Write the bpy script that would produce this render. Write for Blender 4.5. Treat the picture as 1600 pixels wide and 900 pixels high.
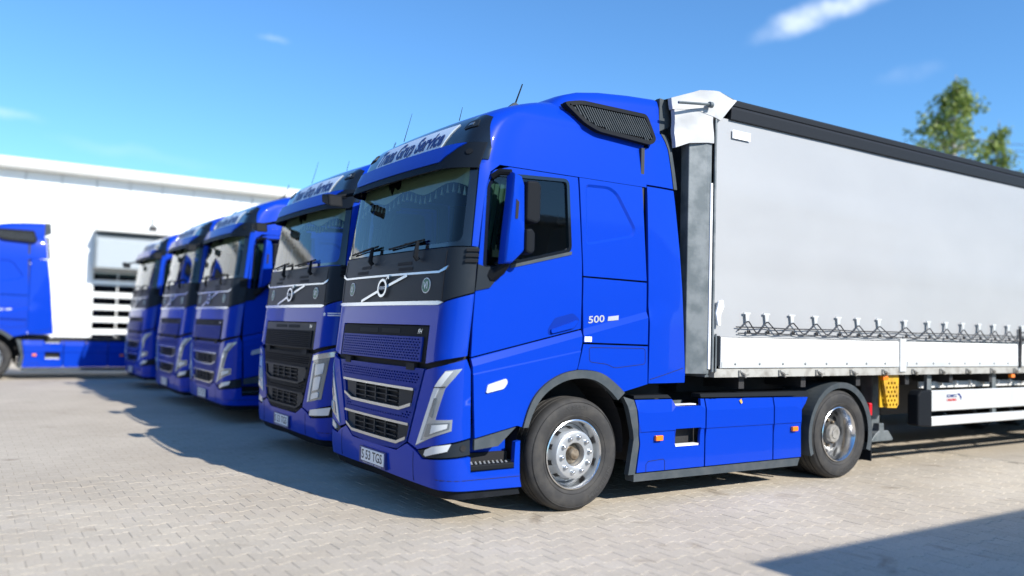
import bpy, bmesh, math, random
from mathutils import Vector, Matrix
from mathutils.geometry import delaunay_2d_cdt
random.seed(7)
PI = math.pi
for o in list(bpy.data.objects): bpy.data.objects.remove(o)
scene = bpy.context.scene
col = scene.collection

# ------------------------------------------------------------------ camera
CX, CY, CZ = -3.2241, -5.8246, 1.6104
YAW, PITCH, ROLL, FPX = 0.5839, 0.0471, 0.0272, 1299.05
fw = Vector((math.sin(YAW)*math.cos(PITCH), math.cos(YAW)*math.cos(PITCH), math.sin(PITCH)))
rt = Vector((math.cos(YAW), -math.sin(YAW), 0)); up = rt.cross(fw)
r2 = math.cos(ROLL)*rt + math.sin(ROLL)*up; u2 = -math.sin(ROLL)*rt + math.cos(ROLL)*up
cam_data = bpy.data.cameras.new('camera'); cam = bpy.data.objects.new('camera', cam_data); col.objects.link(cam)
M = Matrix((( r2.x, u2.x, -fw.x, CX), (r2.y, u2.y, -fw.y, CY), (r2.z, u2.z, -fw.z, CZ), (0, 0, 0, 1)))
cam.matrix_world = M
cam_data.sensor_width = 36; cam_data.lens = 36*FPX/1600; cam_data.clip_start = .1; cam_data.clip_end = 3000
cam_data.dof.use_dof = True; cam_data.dof.focus_distance = 7.9; cam_data.dof.aperture_fstop = .0292/.058
scene.camera = cam

# ------------------------------------------------------------------ sky, sun, exposure
SUN = Vector((.37, -1.45, 1.0)).normalized()
SUN_EL = math.asin(SUN.z); SUN_AZ = math.atan2(SUN.x, SUN.y)
world = bpy.data.worlds.new('World'); scene.world = world; world.use_nodes = True
nt = world.node_tree; nt.nodes.clear()
wout = nt.nodes.new('ShaderNodeOutputWorld'); bg = nt.nodes.new('ShaderNodeBackground'); bg.inputs[1].default_value = .103
sky = nt.nodes.new('ShaderNodeTexSky'); sky.sky_type = 'NISHITA'; sky.sun_disc = False
sky.sun_elevation = SUN_EL; sky.sun_rotation = SUN_AZ; sky.air_density = 1.0; sky.dust_density = .3; sky.ozone_density = 2.0
# thin cirrus wisps: three short streaks at fixed bearings in the sky
tc = nt.nodes.new('ShaderNodeTexCoord')
nzv = nt.nodes.new('ShaderNodeTexNoise'); nzv.inputs['Scale'].default_value = 9; nzv.inputs['Detail'].default_value = 8; nzv.inputs['Roughness'].default_value = .62
nt.links.new(tc.outputs['Generated'], nzv.inputs[0])
mpn_ = nt.nodes.new('ShaderNodeMapping'); mpn_.inputs['Rotation'].default_value = (.3, .2, .5); mpn_.inputs['Scale'].default_value = (8, 30, 30); nt.links.new(tc.outputs['Generated'], mpn_.inputs[0])
nzf = nt.nodes.new('ShaderNodeTexNoise'); nzf.inputs['Scale'].default_value = 1.2; nzf.inputs['Detail'].default_value = 6; nt.links.new(mpn_.outputs[0], nzf.inputs[0])
def vmath(op, a, b):
    n = nt.nodes.new('ShaderNodeVectorMath'); n.operation = op; nt.links.new(a, n.inputs[0])
    if isinstance(b, (tuple, list, Vector)): n.inputs[1].default_value = tuple(b)
    else: nt.links.new(b, n.inputs[1])
    return n
def math_(op, a, b, c=False):
    n = nt.nodes.new('ShaderNodeMath'); n.operation = op; n.use_clamp = c
    for k, q in ((0, a), (1, b)):
        if isinstance(q, (int, float)): n.inputs[k].default_value = q
        else: nt.links.new(q, n.inputs[k])
    return n.outputs[0]
cen = vmath('SUBTRACT', nzv.outputs['Color'], (.5, .5, .5)); scl = vmath('SCALE', cen.outputs[0], (0, 0, 0)); scl.inputs['Scale'].default_value = .05
wd = vmath('ADD', tc.outputs['Generated'], scl.outputs[0])
total = None
for az, el, tilt, la, lb, amp in ((.945, .357, -.30, .095, .020, .60), (.292, .316, .15, .022, .006, .30), (.025, .205, .10, .055, .008, .34), (.16, .175, .10, .10, .010, .07), (1.03, .285, -.15, .04, .012, .07)):
    cd = Vector((math.sin(az)*math.cos(el), math.cos(az)*math.cos(el), math.sin(el))); e1 = Vector((math.cos(az), -math.sin(az), 0)); e2 = e1.cross(cd)
    t1 = e1*math.cos(tilt)-e2*math.sin(tilt); t2 = e1*math.sin(tilt)+e2*math.cos(tilt)
    u_ = math_('DIVIDE', vmath('DOT_PRODUCT', vmath('SUBTRACT', wd.outputs[0], cd).outputs[0], t1).outputs['Value'], la)
    v_ = math_('DIVIDE', vmath('DOT_PRODUCT', vmath('SUBTRACT', wd.outputs[0], cd).outputs[0], t2).outputs['Value'], lb)
    fwd = math_('GREATER_THAN', vmath('DOT_PRODUCT', tc.outputs['Generated'], cd).outputs['Value'], .5)
    r_ = math_('SUBTRACT', 1.0, math_('ADD', math_('MULTIPLY', u_, u_), math_('MULTIPLY', v_, v_)), True)
    r_ = math_('MULTIPLY', math_('MULTIPLY', math_('POWER', r_, 1.7), amp), math_('MULTIPLY', fwd, math_('MULTIPLY', math_('SUBTRACT', nzf.outputs[0], .22, True), 2.6)))
    total = r_ if total is None else math_('ADD', total, r_, True)
mx = nt.nodes.new('ShaderNodeMixRGB'); mx.inputs[2].default_value = (9.0, 9.6, 10.2, 1)
nt.links.new(total, mx.inputs[0])
tint = nt.nodes.new('ShaderNodeMixRGB'); tint.blend_type = 'MULTIPLY'; tint.inputs[0].default_value = 1; tint.inputs[2].default_value = (.62, 1.03, 1.38, 1)
nt.links.new(sky.outputs[0], tint.inputs[1]); nt.links.new(tint.outputs[0], mx.inputs[1]); nt.links.new(mx.outputs[0], bg.inputs[0]); nt.links.new(bg.outputs[0], wout.inputs[0])
sd = bpy.data.lights.new('sun', 'SUN'); sd.energy = 5.0; sd.angle = math.radians(.5); sd.color = (1, .94, .85)
so = bpy.data.objects.new('sun', sd); col.objects.link(so); so.rotation_euler = (-SUN).to_track_quat('-Z', 'Y').to_euler(); so.location = (0, -20, 30)
scene.view_settings.view_transform = 'Standard'; scene.view_settings.look = 'None'; scene.view_settings.gamma = 1
scene.view_settings.exposure = .6
scene.render.engine = 'CYCLES'

# ------------------------------------------------------------------ materials
def P(name, colr, rough=.5, metal=0, coat=0, spec=.5, noise=None, bump=None, var=0, coat_rough=.03):
    m = bpy.data.materials.new(name); m.use_nodes = True; n = m.node_tree; b = n.nodes['Principled BSDF']
    b.inputs['Base Color'].default_value = (*colr, 1); b.inputs['Roughness'].default_value = rough; b.inputs['Metallic'].default_value = metal
    b.inputs['Coat Weight'].default_value = coat; b.inputs['Coat Roughness'].default_value = coat_rough; b.inputs['Specular IOR Level'].default_value = spec
    tcn = n.nodes.new('ShaderNodeTexCoord')
    if noise:
        scale, c2, lo, hi = noise
        t = n.nodes.new('ShaderNodeTexNoise'); t.inputs['Scale'].default_value = scale; t.inputs['Detail'].default_value = 6
        n.links.new(tcn.outputs['Object'], t.inputs[0])
        r = n.nodes.new('ShaderNodeValToRGB'); r.color_ramp.elements[0].position = lo; r.color_ramp.elements[1].position = hi
        r.color_ramp.elements[0].color = (*colr, 1); r.color_ramp.elements[1].color = (*c2, 1)
        n.links.new(t.outputs[0], r.inputs[0]); n.links.new(r.outputs[0], b.inputs['Base Color'])
    if bump:
        scale, st = bump
        t = n.nodes.new('ShaderNodeTexNoise'); t.inputs['Scale'].default_value = scale; t.inputs['Detail'].default_value = 5
        n.links.new(tcn.outputs['Object'], t.inputs[0])
        bp = n.nodes.new('ShaderNodeBump'); bp.inputs['Strength'].default_value = st; bp.inputs['Distance'].default_value = .02
        n.links.new(t.outputs[0], bp.inputs['Height']); n.links.new(bp.outputs[0], b.inputs['Normal'])
    return m
def G(name, tintc, ior=1.5):
    m = bpy.data.materials.new(name); m.use_nodes = True; n = m.node_tree; n.nodes.clear()
    o = n.nodes.new('ShaderNodeOutputMaterial'); mix = n.nodes.new('ShaderNodeMixShader'); f = n.nodes.new('ShaderNodeFresnel'); f.inputs[0].default_value = ior
    t = n.nodes.new('ShaderNodeBsdfTransparent'); t.inputs[0].default_value = (*tintc, 1); g = n.nodes.new('ShaderNodeBsdfGlossy'); g.inputs['Roughness'].default_value = .01
    n.links.new(f.outputs[0], mix.inputs[0]); n.links.new(t.outputs[0], mix.inputs[1]); n.links.new(g.outputs[0], mix.inputs[2]); n.links.new(mix.outputs[0], o.inputs[0])
    return m
blue = P('blue_paint', (.003, .038, .40), .34, 0, .30, .05)
blue_mesh = P('blue_mesh', (.003, .026, .26), .45, 0, .05, .08)
black = P('black_plastic', (.010, .012, .0155), .6, spec=.07, bump=(400, .05))
satin = P('black_panel', (.016, .022, .030), .45, spec=.12, bump=(300, .02))
gloss = P('gloss_black', (.006, .008, .012), .1, 0, .6)
gap = P('dark_gap', (.006, .006, .008), .8)
grey = P('grey_trim', (.050, .062, .072), .6, spec=.12, bump=(250, .06), noise=(9, (.07, .08, .088), .4, .7))
rubber = P('rubber', (.022, .022, .023), .75, bump=(60, .1), noise=(7, (.05, .047, .043), .45, .75))
silver = P('silver', (.52, .55, .58), .38, .7, noise=(6, (.46, .48, .5), .4, .7))
rdisc = P('dull_disc', (.16, .165, .17), .45, .6, noise=(9, (.10, .10, .10), .4, .7))
alu = P('polished_rim', (.72, .73, .74), .2, 1, noise=(10, (.5, .5, .5), .45, .75))
chrome = P('satin_chrome', (.50, .52, .54), .25, .9)
hubg = P('hub_grey', (.34, .33, .31), .5, .4, noise=(20, (.22, .21, .19), .4, .65))
rust = P('hub_steel', (.26, .22, .17), .55, .6, noise=(25, (.12, .09, .06), .4, .65))
lampw = P('lamp_lens', (.66, .71, .75), .12, .25, .8)
lampb = P('lamp_body', (.34, .38, .42), .2, .5, .8)
lampd = P('lamp_inner', (.16, .20, .24), .15, .6, 1)
orange = P('orange_lens', (.85, .20, .01), .2, 0, .6)
red = P('red_lens', (.5, .01, .015), .2, 0, .6)
badge_s = P('badge_silver', (.46, .48, .52), .35, .3)
white = P('white_print', (.80, .82, .84), .45)
signw = P('sign_face', (.62, .73, .86), .4)
navy = P('sign_letters', (.006, .02, .16), .4)
ink = P('ink', (.01, .01, .012), .5)
green = P('badge_green', (.01, .12, .055), .4)
glass = G('tinted_glass', (.55, .68, .68), 1.6); sglass = G('side_glass', (.32, .44, .42), 1.6)
visorm = P('visor_black', (.007, .011, .018), .5, spec=.06)
cream = P('curtain_cloth', (.78, .78, .50), .8); tassel = P('tassel_thread', (.8, .85, .75), .7)
seatm = P('seat_cloth', (.05, .055, .06), .85); dash = P('dashboard', (.022, .025, .028), .7)
curt_s = P('side_curtain', (.20, .28, .22), .85)
steel = P('galvanised', (.10, .12, .13), .5, .3, noise=(5, (.17, .19, .20), .42, .6), bump=(30, .05))
darksteel = P('chassis_steel', (.02, .02, .022), .6)
tarp = P('white_tarp', (.42, .43, .44), .5, 0, .05, bump=(5, .18), noise=(3, (.36, .37, .38), .4, .7))
board = P('white_board', (.80, .81, .80), .4, noise=(2.5, (.72, .73, .72), .45, .75))
aluplank = P('aluminium_plank', (.62, .64, .64), .42, .25, noise=(2, (.52, .54, .55), .4, .7))
railm = P('rail_paint', (.36, .36, .34), .5, noise=(8, (.22, .21, .19), .45, .7))
blackrail = P('black_roof_rail', (.020, .022, .026), .5, spec=.12, bump=(50, .04))
yellow = P('yellow_plate', (.55, .33, .015), .5, noise=(12, (.35, .2, .02), .45, .7))
rope = P('black_rope', (.02, .022, .028), .7)

def curtain_mat():
    m = P('grey_curtain', (.33, .34, .35), .48, 0, .1); n = m.node_tree; b = n.nodes['Principled BSDF']
    t = n.nodes.new('ShaderNodeTexCoord'); mpn = n.nodes.new('ShaderNodeMapping'); mpn.inputs['Scale'].default_value = (.5, 1, .8)
    n.links.new(t.outputs['Object'], mpn.inputs[0])
    a = n.nodes.new('ShaderNodeTexNoise'); a.inputs['Scale'].default_value = 1.6; a.inputs['Detail'].default_value = 5; n.links.new(mpn.outputs[0], a.inputs[0])
    r = n.nodes.new('ShaderNodeValToRGB'); r.color_ramp.elements[0].position = .3; r.color_ramp.elements[1].position = .75
    r.color_ramp.elements[0].color = (.318, .328, .340, 1); r.color_ramp.elements[1].color = (.352, .362, .372, 1)
    n.links.new(a.outputs[0], r.inputs[0]); n.links.new(r.outputs[0], b.inputs['Base Color'])
    w = n.nodes.new('ShaderNodeTexNoise'); w.inputs['Scale'].default_value = 900; n.links.new(t.outputs['Object'], w.inputs[0])
    bp = n.nodes.new('ShaderNodeBump'); bp.inputs['Strength'].default_value = .05; bp.inputs['Distance'].default_value = .005
    n.links.new(w.outputs[0], bp.inputs['Height']); n.links.new(bp.outputs[0], b.inputs['Normal'])
    return m
curtain_m = curtain_mat()

def paver_mat(name, joints):
    m = bpy.data.materials.new(name); m.use_nodes = True; n = m.node_tree; b = n.nodes['Principled BSDF']; b.inputs['Roughness'].default_value = .88
    g = n.nodes.new('ShaderNodeNewGeometry')
    big = n.nodes.new('ShaderNodeTexNoise'); big.inputs['Scale'].default_value = .45; big.inputs['Detail'].default_value = 6; big.inputs['Roughness'].default_value = .6
    n.links.new(g.outputs['Position'], big.inputs[0])
    r1 = n.nodes.new('ShaderNodeValToRGB'); r1.color_ramp.elements[0].position = .3; r1.color_ramp.elements[1].position = .72
    r1.color_ramp.elements[0].color = (.41, .358, .285, 1); r1.color_ramp.elements[1].color = (.525, .47, .385, 1); n.links.new(big.outputs[0], r1.inputs[0])
    fine = n.nodes.new('ShaderNodeTexNoise'); fine.inputs['Scale'].default_value = 45; fine.inputs['Detail'].default_value = 8; fine.inputs['Roughness'].default_value = .7
    n.links.new(g.outputs['Position'], fine.inputs[0])
    r2_ = n.nodes.new('ShaderNodeValToRGB'); r2_.color_ramp.elements[0].position = .3; r2_.color_ramp.elements[1].position = .7
    r2_.color_ramp.elements[0].color = (.80, .80, .80, 1); r2_.color_ramp.elements[1].color = (1.06, 1.06, 1.06, 1); n.links.new(fine.outputs[0], r2_.inputs[0])
    mul = n.nodes.new('ShaderNodeMixRGB'); mul.blend_type = 'MULTIPLY'; mul.inputs[0].default_value = 1
    n.links.new(r1.outputs[0], mul.inputs[1]); n.links.new(r2_.outputs[0], mul.inputs[2]); last = mul
    st = n.nodes.new('ShaderNodeTexNoise'); st.inputs['Scale'].default_value = 1.7; st.inputs['Detail'].default_value = 4; st.inputs['Distortion'].default_value = .8
    n.links.new(g.outputs['Position'], st.inputs[0])
    r3 = n.nodes.new('ShaderNodeValToRGB'); r3.color_ramp.elements[0].position = .64; r3.color_ramp.elements[1].position = .74
    r3.color_ramp.elements[0].color = (1, 1, 1, 1); r3.color_ramp.elements[1].color = (.62, .58, .54, 1); n.links.new(st.outputs[0], r3.inputs[0])
    m3 = n.nodes.new('ShaderNodeMixRGB'); m3.blend_type = 'MULTIPLY'; m3.inputs[0].default_value = .8
    n.links.new(last.outputs[0], m3.inputs[1]); n.links.new(r3.outputs[0], m3.inputs[2]); last = m3
    oil = n.nodes.new('ShaderNodeTexNoise'); oil.inputs['Scale'].default_value = 3.1; oil.inputs['Detail'].default_value = 3; oil.inputs['Distortion'].default_value = .3
    n.links.new(g.outputs['Position'], oil.inputs[0])
    r5 = n.nodes.new('ShaderNodeValToRGB'); r5.color_ramp.elements[0].position = .70; r5.color_ramp.elements[1].position = .78
    r5.color_ramp.elements[0].color = (1, 1, 1, 1); r5.color_ramp.elements[1].color = (.55, .52, .5, 1); n.links.new(oil.outputs[0], r5.inputs[0])
    m5 = n.nodes.new('ShaderNodeMixRGB'); m5.blend_type = 'MULTIPLY'; m5.inputs[0].default_value = .8
    n.links.new(last.outputs[0], m5.inputs[1]); n.links.new(r5.outputs[0], m5.inputs[2]); last = m5
    if joints:
        br = n.nodes.new('ShaderNodeTexBrick'); br.inputs['Scale'].default_value = 1; br.inputs['Brick Width'].default_value = .2; br.inputs['Row Height'].default_value = .165
        br.inputs['Mortar Size'].default_value = .004; br.inputs['Color1'].default_value = (1, 1, 1, 1); br.inputs['Color2'].default_value = (.94, .94, .94, 1); br.inputs['Mortar'].default_value = (.78, .76, .73, 1)
        n.links.new(g.outputs['Position'], br.inputs[0])
        m4 = n.nodes.new('ShaderNodeMixRGB'); m4.blend_type = 'MULTIPLY'; m4.inputs[0].default_value = 1
        n.links.new(last.outputs[0], m4.inputs[1]); n.links.new(br.outputs[0], m4.inputs[2]); last = m4
    else:
        oi = n.nodes.new('ShaderNodeAttribute'); oi.attribute_name = 'tone'
        m4 = n.nodes.new('ShaderNodeMixRGB'); m4.blend_type = 'MULTIPLY'; m4.inputs[0].default_value = 1
        n.links.new(last.outputs[0], m4.inputs[1]); n.links.new(oi.outputs[0], m4.inputs[2]); last = m4
    n.links.new(last.outputs[0], b.inputs['Base Color'])
    bp = n.nodes.new('ShaderNodeBump'); bp.inputs['Strength'].default_value = .25; bp.inputs['Distance'].default_value = .004
    n.links.new(fine.outputs[0], bp.inputs['Height']); n.links.new(bp.outputs[0], b.inputs['Normal'])
    return m
paver_far = paver_mat('paver_far', True); paver_near = paver_mat('paver_near', False)
sand = P('joint_sand', (.22, .195, .155), .95, noise=(1.1, (.46, .42, .35), .40, .56))

# ------------------------------------------------------------------ mesh helpers
def link(name, me, mat, parent=None, smooth=False):
    o = bpy.data.objects.new(name, me); col.objects.link(o)
    if mat: me.materials.append(mat)
    if parent: o.parent = parent
    if smooth:
        for p_ in me.polygons: p_.use_smooth = True
    return o
class MB:
    def __init__(s): s.v = []; s.f = []; s.sm = []
    def add(s, vs, fs, smooth=False):
        k = len(s.v); s.v += [tuple(v) for v in vs]; s.f += [tuple(k+i for i in f) for f in fs]; s.sm += [smooth]*len(fs); return s
    def box(s, x0, x1, y0, y1, z0, z1):
        vs = [(x, y, z) for x in (x0, x1) for y in (y0, y1) for z in (z0, z1)]
        return s.add(vs, [(0, 1, 3, 2), (4, 6, 7, 5), (0, 4, 5, 1), (2, 3, 7, 6), (0, 2, 6, 4), (1, 5, 7, 3)])
    def hexa(s, vs): return s.add(vs, [(0, 1, 2, 3), (7, 6, 5, 4), (0, 4, 5, 1), (1, 5, 6, 2), (2, 6, 7, 3), (3, 7, 4, 0)])
    def tube(s, pts, r, n=6, closed=False):
        pts = [Vector(p) for p in pts]; N = len(pts); vs = []; fs = []
        for i, p in enumerate(pts):
            a = pts[(i-1) % N] if (closed or i > 0) else p; b = pts[(i+1) % N] if (closed or i < N-1) else p
            t = (b-a).normalized(); ref = Vector((0, 0, 1)) if abs(t.z) < .9 else Vector((1, 0, 0))
            e1 = t.cross(ref).normalized(); e2 = t.cross(e1)
            rr = r[i] if isinstance(r, (list, tuple)) else r
            vs += [p + rr*(math.cos(2*PI*k/n)*e1 + math.sin(2*PI*k/n)*e2) for k in range(n)]
        for i in range(N if closed else N-1):
            j = (i+1) % N
            fs += [(i*n+k, i*n+(k+1) % n, j*n+(k+1) % n, j*n+k) for k in range(n)]
        if not closed: fs += [tuple(range(n-1, -1, -1)), tuple((N-1)*n+k for k in range(n))]
        return s.add(vs, fs, True)
    def lathe(s, prof, n=48, axis='y', c=(0, 0, 0)):
        vs = []; fs = []
        for (r, h) in prof:
            for k in range(n):
                a = 2*PI*k/n
                q = (r*math.cos(a), h, r*math.sin(a)) if axis == 'y' else (r*math.cos(a), r*math.sin(a), h) if axis == 'z' else (h, r*math.cos(a), r*math.sin(a))
                vs.append((q[0]+c[0], q[1]+c[1], q[2]+c[2]))
        for i in range(len(prof)-1): fs += [(i*n+k, i*n+(k+1) % n, (i+1)*n+(k+1) % n, (i+1)*n+k) for k in range(n)]
        return s.add(vs, fs, True)
    def prism(s, poly, y0, y1, ax='y'):   # poly in (x,z), extruded in y (or (x,y) in z / (y,z) in x)
        f3 = (lambda a, b, t: (a, t, b)) if ax == 'y' else (lambda a, b, t: (a, b, t)) if ax == 'z' else (lambda a, b, t: (t, a, b))
        n = len(poly); vs = [f3(a, b, y0) for a, b in poly] + [f3(a, b, y1) for a, b in poly]
        return s.add(vs, [tuple(range(n)), tuple(range(2*n-1, n-1, -1))] + [(i, i+n, (i+1) % n + n, (i+1) % n) for i in range(n)])
    def build(s, name, mat, parent=None, bevel=0):
        me = bpy.data.meshes.new(name); me.from_pydata(s.v, [], s.f)
        bm = bmesh.new(); bm.from_mesh(me)
        for f, sm in zip(bm.faces, s.sm): f.smooth = sm
        bmesh.ops.recalc_face_normals(bm, faces=bm.faces)
        if bevel:
            bmesh.ops.bevel(bm, geom=[e for e in bm.edges if len(e.link_faces) == 2 and e.calc_face_angle(0) > .5], offset=bevel, segments=2, affect='EDGES', profile=.5)
        # sharpen creases of the smooth parts
        for e in bm.edges:
            if len(e.link_faces) == 2 and e.calc_face_angle(0) > .7: e.smooth = False
        bm.to_mesh(me); bm.free(); me.update()
        return link(name, me, mat, parent)
def empty(name, loc=(0, 0, 0), rz=0, label=None, cat=None, group=None):
    o = bpy.data.objects.new(name, None); col.objects.link(o); o.location = loc; o.rotation_euler = (0, 0, rz); o.empty_display_size = .2
    if label: o['label'] = label
    if cat: o['category'] = cat
    if group: o['group'] = group
    return o
def tag(o, label=None, cat=None, group=None, kind=None):
    for k, v in (('label', label), ('category', cat), ('group', group), ('kind', kind)):
        if v: o[k] = v
    return o
def copy_tree(o, parent=None):
    c = o.copy(); col.objects.link(c); c.parent = parent
    for ch in [x for x in bpy.data.objects if x.parent == o]: copy_tree(ch, c)
    return c
def inside(pt, poly):
    x, y = pt; r = False; n = len(poly)
    for i in range(n):
        x1, y1 = poly[i]; x2, y2 = poly[i-1]
        if (y1 > y) != (y2 > y) and x < (x2-x1)*(y-y1)/(y2-y1)+x1: r = not r
    return r
def area(poly): return .5*sum(poly[i-1][0]*poly[i][1]-poly[i][0]*poly[i-1][1] for i in range(len(poly)))
def inset(poly, d):
    n = len(poly); s = 1 if area(poly) > 0 else -1; out = []
    for i in range(n):
        a, b, c = Vector(poly[i-1]), Vector(poly[i]), Vector(poly[(i+1) % n])
        e1 = (b-a).normalized(); e2 = (c-b).normalized()
        n1 = Vector((-e1.y, e1.x))*s; n2 = Vector((-e2.y, e2.x))*s
        m = n1+n2; k = max(m.length_squared/2, .4)
        out.append(tuple(b + m*(d/k)))
    return out
def rounded(poly, r, n=4):
    out = []; N = len(poly)
    for i in range(N):
        a, b, c = Vector(poly[i-1]), Vector(poly[i]), Vector(poly[(i+1) % N])
        rr = min(r, .45*(a-b).length, .45*(c-b).length)
        p0 = b+(a-b).normalized()*rr; p2 = b+(c-b).normalized()*rr
        for k in range(n+1):
            t = k/n; out.append(tuple((1-t)**2*p0+2*t*(1-t)*b+t*t*p2))
    return out
SIDE_MAPS = []
def panel(name, outline, mapf, mat, parent=None, holes=(), grid=.08, lines=(), rim=.03, gapw=.004, pred=None, off=0, smooth=True, sharp=.5):
    """curved sheet-metal panel: 2-D outline -> constrained triangulation -> mapped on the body surface, with turned-in edges"""
    if gapw: outline = inset(outline, gapw)
    V = []; E = []
    def loop(poly, closed=True):
        k0 = len(V); n = len(poly); ids = []
        for i in range(n if closed else n-1):
            a = Vector(poly[i]); b = Vector(poly[(i+1) % n]); m = max(1, int((b-a).length/grid+.5))
            for j in range(m): ids.append(len(V)); V.append(a+(b-a)*(j/m))
        if not closed: ids.append(len(V)); V.append(Vector(poly[-1]))
        for i in range(len(ids)-1): E.append((ids[i], ids[i+1]))
        if closed: E.append((ids[-1], ids[0]))
    loop(outline)
    for h in holes: loop(h)
    for l in lines: loop(l, False)
    nb = len(V)
    xs = [p[0] for p in outline]; zs = [p[1] for p in outline]
    if pred is None:
        bt = [tuple(v) for v in V]
        x = min(xs)+grid*.5
        while x < max(xs):
            z = min(zs)+grid*.5
            while z < max(zs):
                if inside((x, z), outline) and not any(inside((x, z), h) for h in holes) and all((x-q[0])**2+(z-q[1])**2 > (grid*.45)**2 for q in bt):
                    V.append(Vector((x, z)))
                z += grid
            x += grid
    vo, eo, fo, _, _, _ = delaunay_2d_cdt(V, E, [], 0, 1e-6)
    tris = []
    for f in fo:
        cx = sum(vo[i][0] for i in f)/len(f); cz = sum(vo[i][1] for i in f)/len(f)
        if not inside((cx, cz), outline): continue
        if pred is not None:
            if pred(cx, cz): continue
        elif any(inside((cx, cz), h) for h in holes): continue
        tris.append(tuple(f))
    cnt = {}
    for f in tris:
        for i in range(len(f)):
            e = (f[i], f[(i+1) % len(f)]); k = tuple(sorted(e)); cnt[k] = cnt.get(k, 0)+1
    used = sorted({i for f in tris for i in f}); idx = {u: i for i, u in enumerate(used)}
    verts = [tuple(mapf(vo[u][0], vo[u][1], off)) for u in used]; faces = [tuple(idx[i] for i in f) for f in tris]; ns = len(faces)
    if faces:
        f0 = faces[len(faces)//2]; pa, pb, pc = (Vector(verts[i]) for i in f0[:3]); u0 = used[f0[0]]
        if (pb-pa).cross(pc-pa).dot(Vector(mapf(vo[u0][0], vo[u0][1], off+.01))-Vector(mapf(vo[u0][0], vo[u0][1], off))) < 0: faces = [tuple(reversed(f)) for f in faces]
    if rim:
        for (a, b), c in cnt.items():
            if c == 1:
                k = len(verts)
                for q, o_ in ((a, off), (b, off), (b, off-rim), (a, off-rim)): verts.append(tuple(mapf(vo[q][0], vo[q][1], o_)))
                faces.append((k, k+1, k+2, k+3))
    me = bpy.data.meshes.new(name); me.from_pydata(verts, [], faces)
    for i, p_ in enumerate(me.polygons): p_.use_smooth = smooth and i < ns
    if smooth:
        sh = math.cos(.13 if mapf in SIDE_MAPS else sharp); ed = {}
        for p_ in me.polygons:
            for k_ in p_.edge_keys: ed.setdefault(k_, []).append(p_.normal.copy())
        for e_ in me.edges:
            q = ed.get(tuple(sorted(e_.vertices)))
            if q and len(q) == 2 and q[0].dot(q[1]) < sh: e_.use_edge_sharp = True
    me.update()
    return link(name, me, mat, parent)
def text_poly(s, size=1, shear=0, bold=0):
    cu = bpy.data.curves.new('txt', 'FONT'); cu.body = s; cu.size = size; cu.shear = shear; cu.offset = bold; cu.align_x = 'CENTER'; cu.align_y = 'CENTER'; cu.resolution_u = 3
    ob = bpy.data.objects.new('txt', cu); col.objects.link(ob); dg = bpy.context.evaluated_depsgraph_get(); dg.update()
    me = bpy.data.meshes.new_from_object(ob.evaluated_get(dg)); v = [(a.co.x, a.co.y) for a in me.vertices]; f = [tuple(p_.vertices) for p_ in me.polygons]
    bpy.data.objects.remove(ob); bpy.data.curves.remove(cu); bpy.data.meshes.remove(me)
    return v, f
def text(name, s, size, mapf, mat, parent, shear=0, bold=0, width=None, off=.004):
    v, f = text_poly(s, size, shear, bold)
    if width:
        w = max(a for a, b in v)-min(a for a, b in v); c = (max(a for a, b in v)+min(a for a, b in v))/2
        v = [((a-c)*width/w, b) for a, b in v]
    me = bpy.data.meshes.new(name); me.from_pydata([tuple(mapf(a, b, off)) for a, b in v], [], f); me.update()
    return link(name, me, mat, parent)

# ------------------------------------------------------------------ truck body surface
XF = [(.2, .03), (.3, -.02), (.45, -.03), (.9, -.03), (1.3, -.03), (1.6, 0), (1.8, .02), (2.05, .04), (2.2, .06), (2.9, .16), (3.05, .19), (3.2, .235), (3.3, .28), (3.4, .36), (3.5, .52), (3.6, .78), (3.7, 1.08), (3.8, 1.5), (3.86, 1.9), (3.9, 2.3)]
TI = [(.2, 0), (2.0, 0), (2.9, .03), (3.05, .042), (3.2, .06), (3.4, .09), (3.5, .125), (3.58, .17), (3.64, .23), (3.7, .34), (3.76, .47), (3.8, .58), (3.86, .7), (3.9, .85)]
def lerp(T, z):
    if z <= T[0][0]: return T[0][1]
    for (a, b), (c, d) in zip(T, T[1:]):
        if z <= c: return b+(d-b)*(z-a)/(c-a)
    return T[-1][1]
def smooth_t(T, z, w=.05): return sum(lerp(T, z+w*k/4)*g for k, g in zip(range(-4, 5), (1, 2, 3, 4, 5, 4, 3, 2, 1)))/25
L1, RC, BOW = 1.05, .2, .04
SIDE0 = 1.25-L1-RC*PI/2      # yy where the left side begins
def fm(yy, z, off=0):        # front surface (wraps round the corners)
    s = 1 if yy <= 1.25 else -1; m = abs(1.25-yy)
    if m < L1: x = BOW*(m/L1)**2; d = m; nx, nd = -1, 2*BOW*m/L1**2
    elif m < L1+RC*PI/2: t = (m-L1)/RC; x = BOW+RC*(1-math.cos(t)); d = L1+RC*math.sin(t); nx, nd = -math.cos(t), math.sin(t)
    else: x = BOW+RC+m-L1-RC*PI/2; d = 1.25; nx, nd = 0, 1
    n = math.hypot(nx, nd); k = (1.25-smooth_t(TI, z))/1.25
    return (x+smooth_t(XF, z)+off*nx/n, 1.25-s*(d*k+off*nd/n), z)
def crease(x): return 1.29+.237*(x-.28)
def side_y(x, z):
    c = crease(x); k = min(1, max(0, (c+.058-z)/.058))
    c2 = 1.22+.178*(x-.29); k2 = min(1, max(0, (c2+.012-z)/.012)) if x < 1.375 else 0
    fade = 1 if x < 2.16 else max(0, 1-(x-2.16)/.4)
    return smooth_t(TI, z) + .012 - .028*k*fade - .006*k2 - .010*math.sin(PI*min(1, max(0, (z-1.0)/2.0)))
def sm(x, z, off=0): return (x, side_y(x, z)-off, z)
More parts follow.
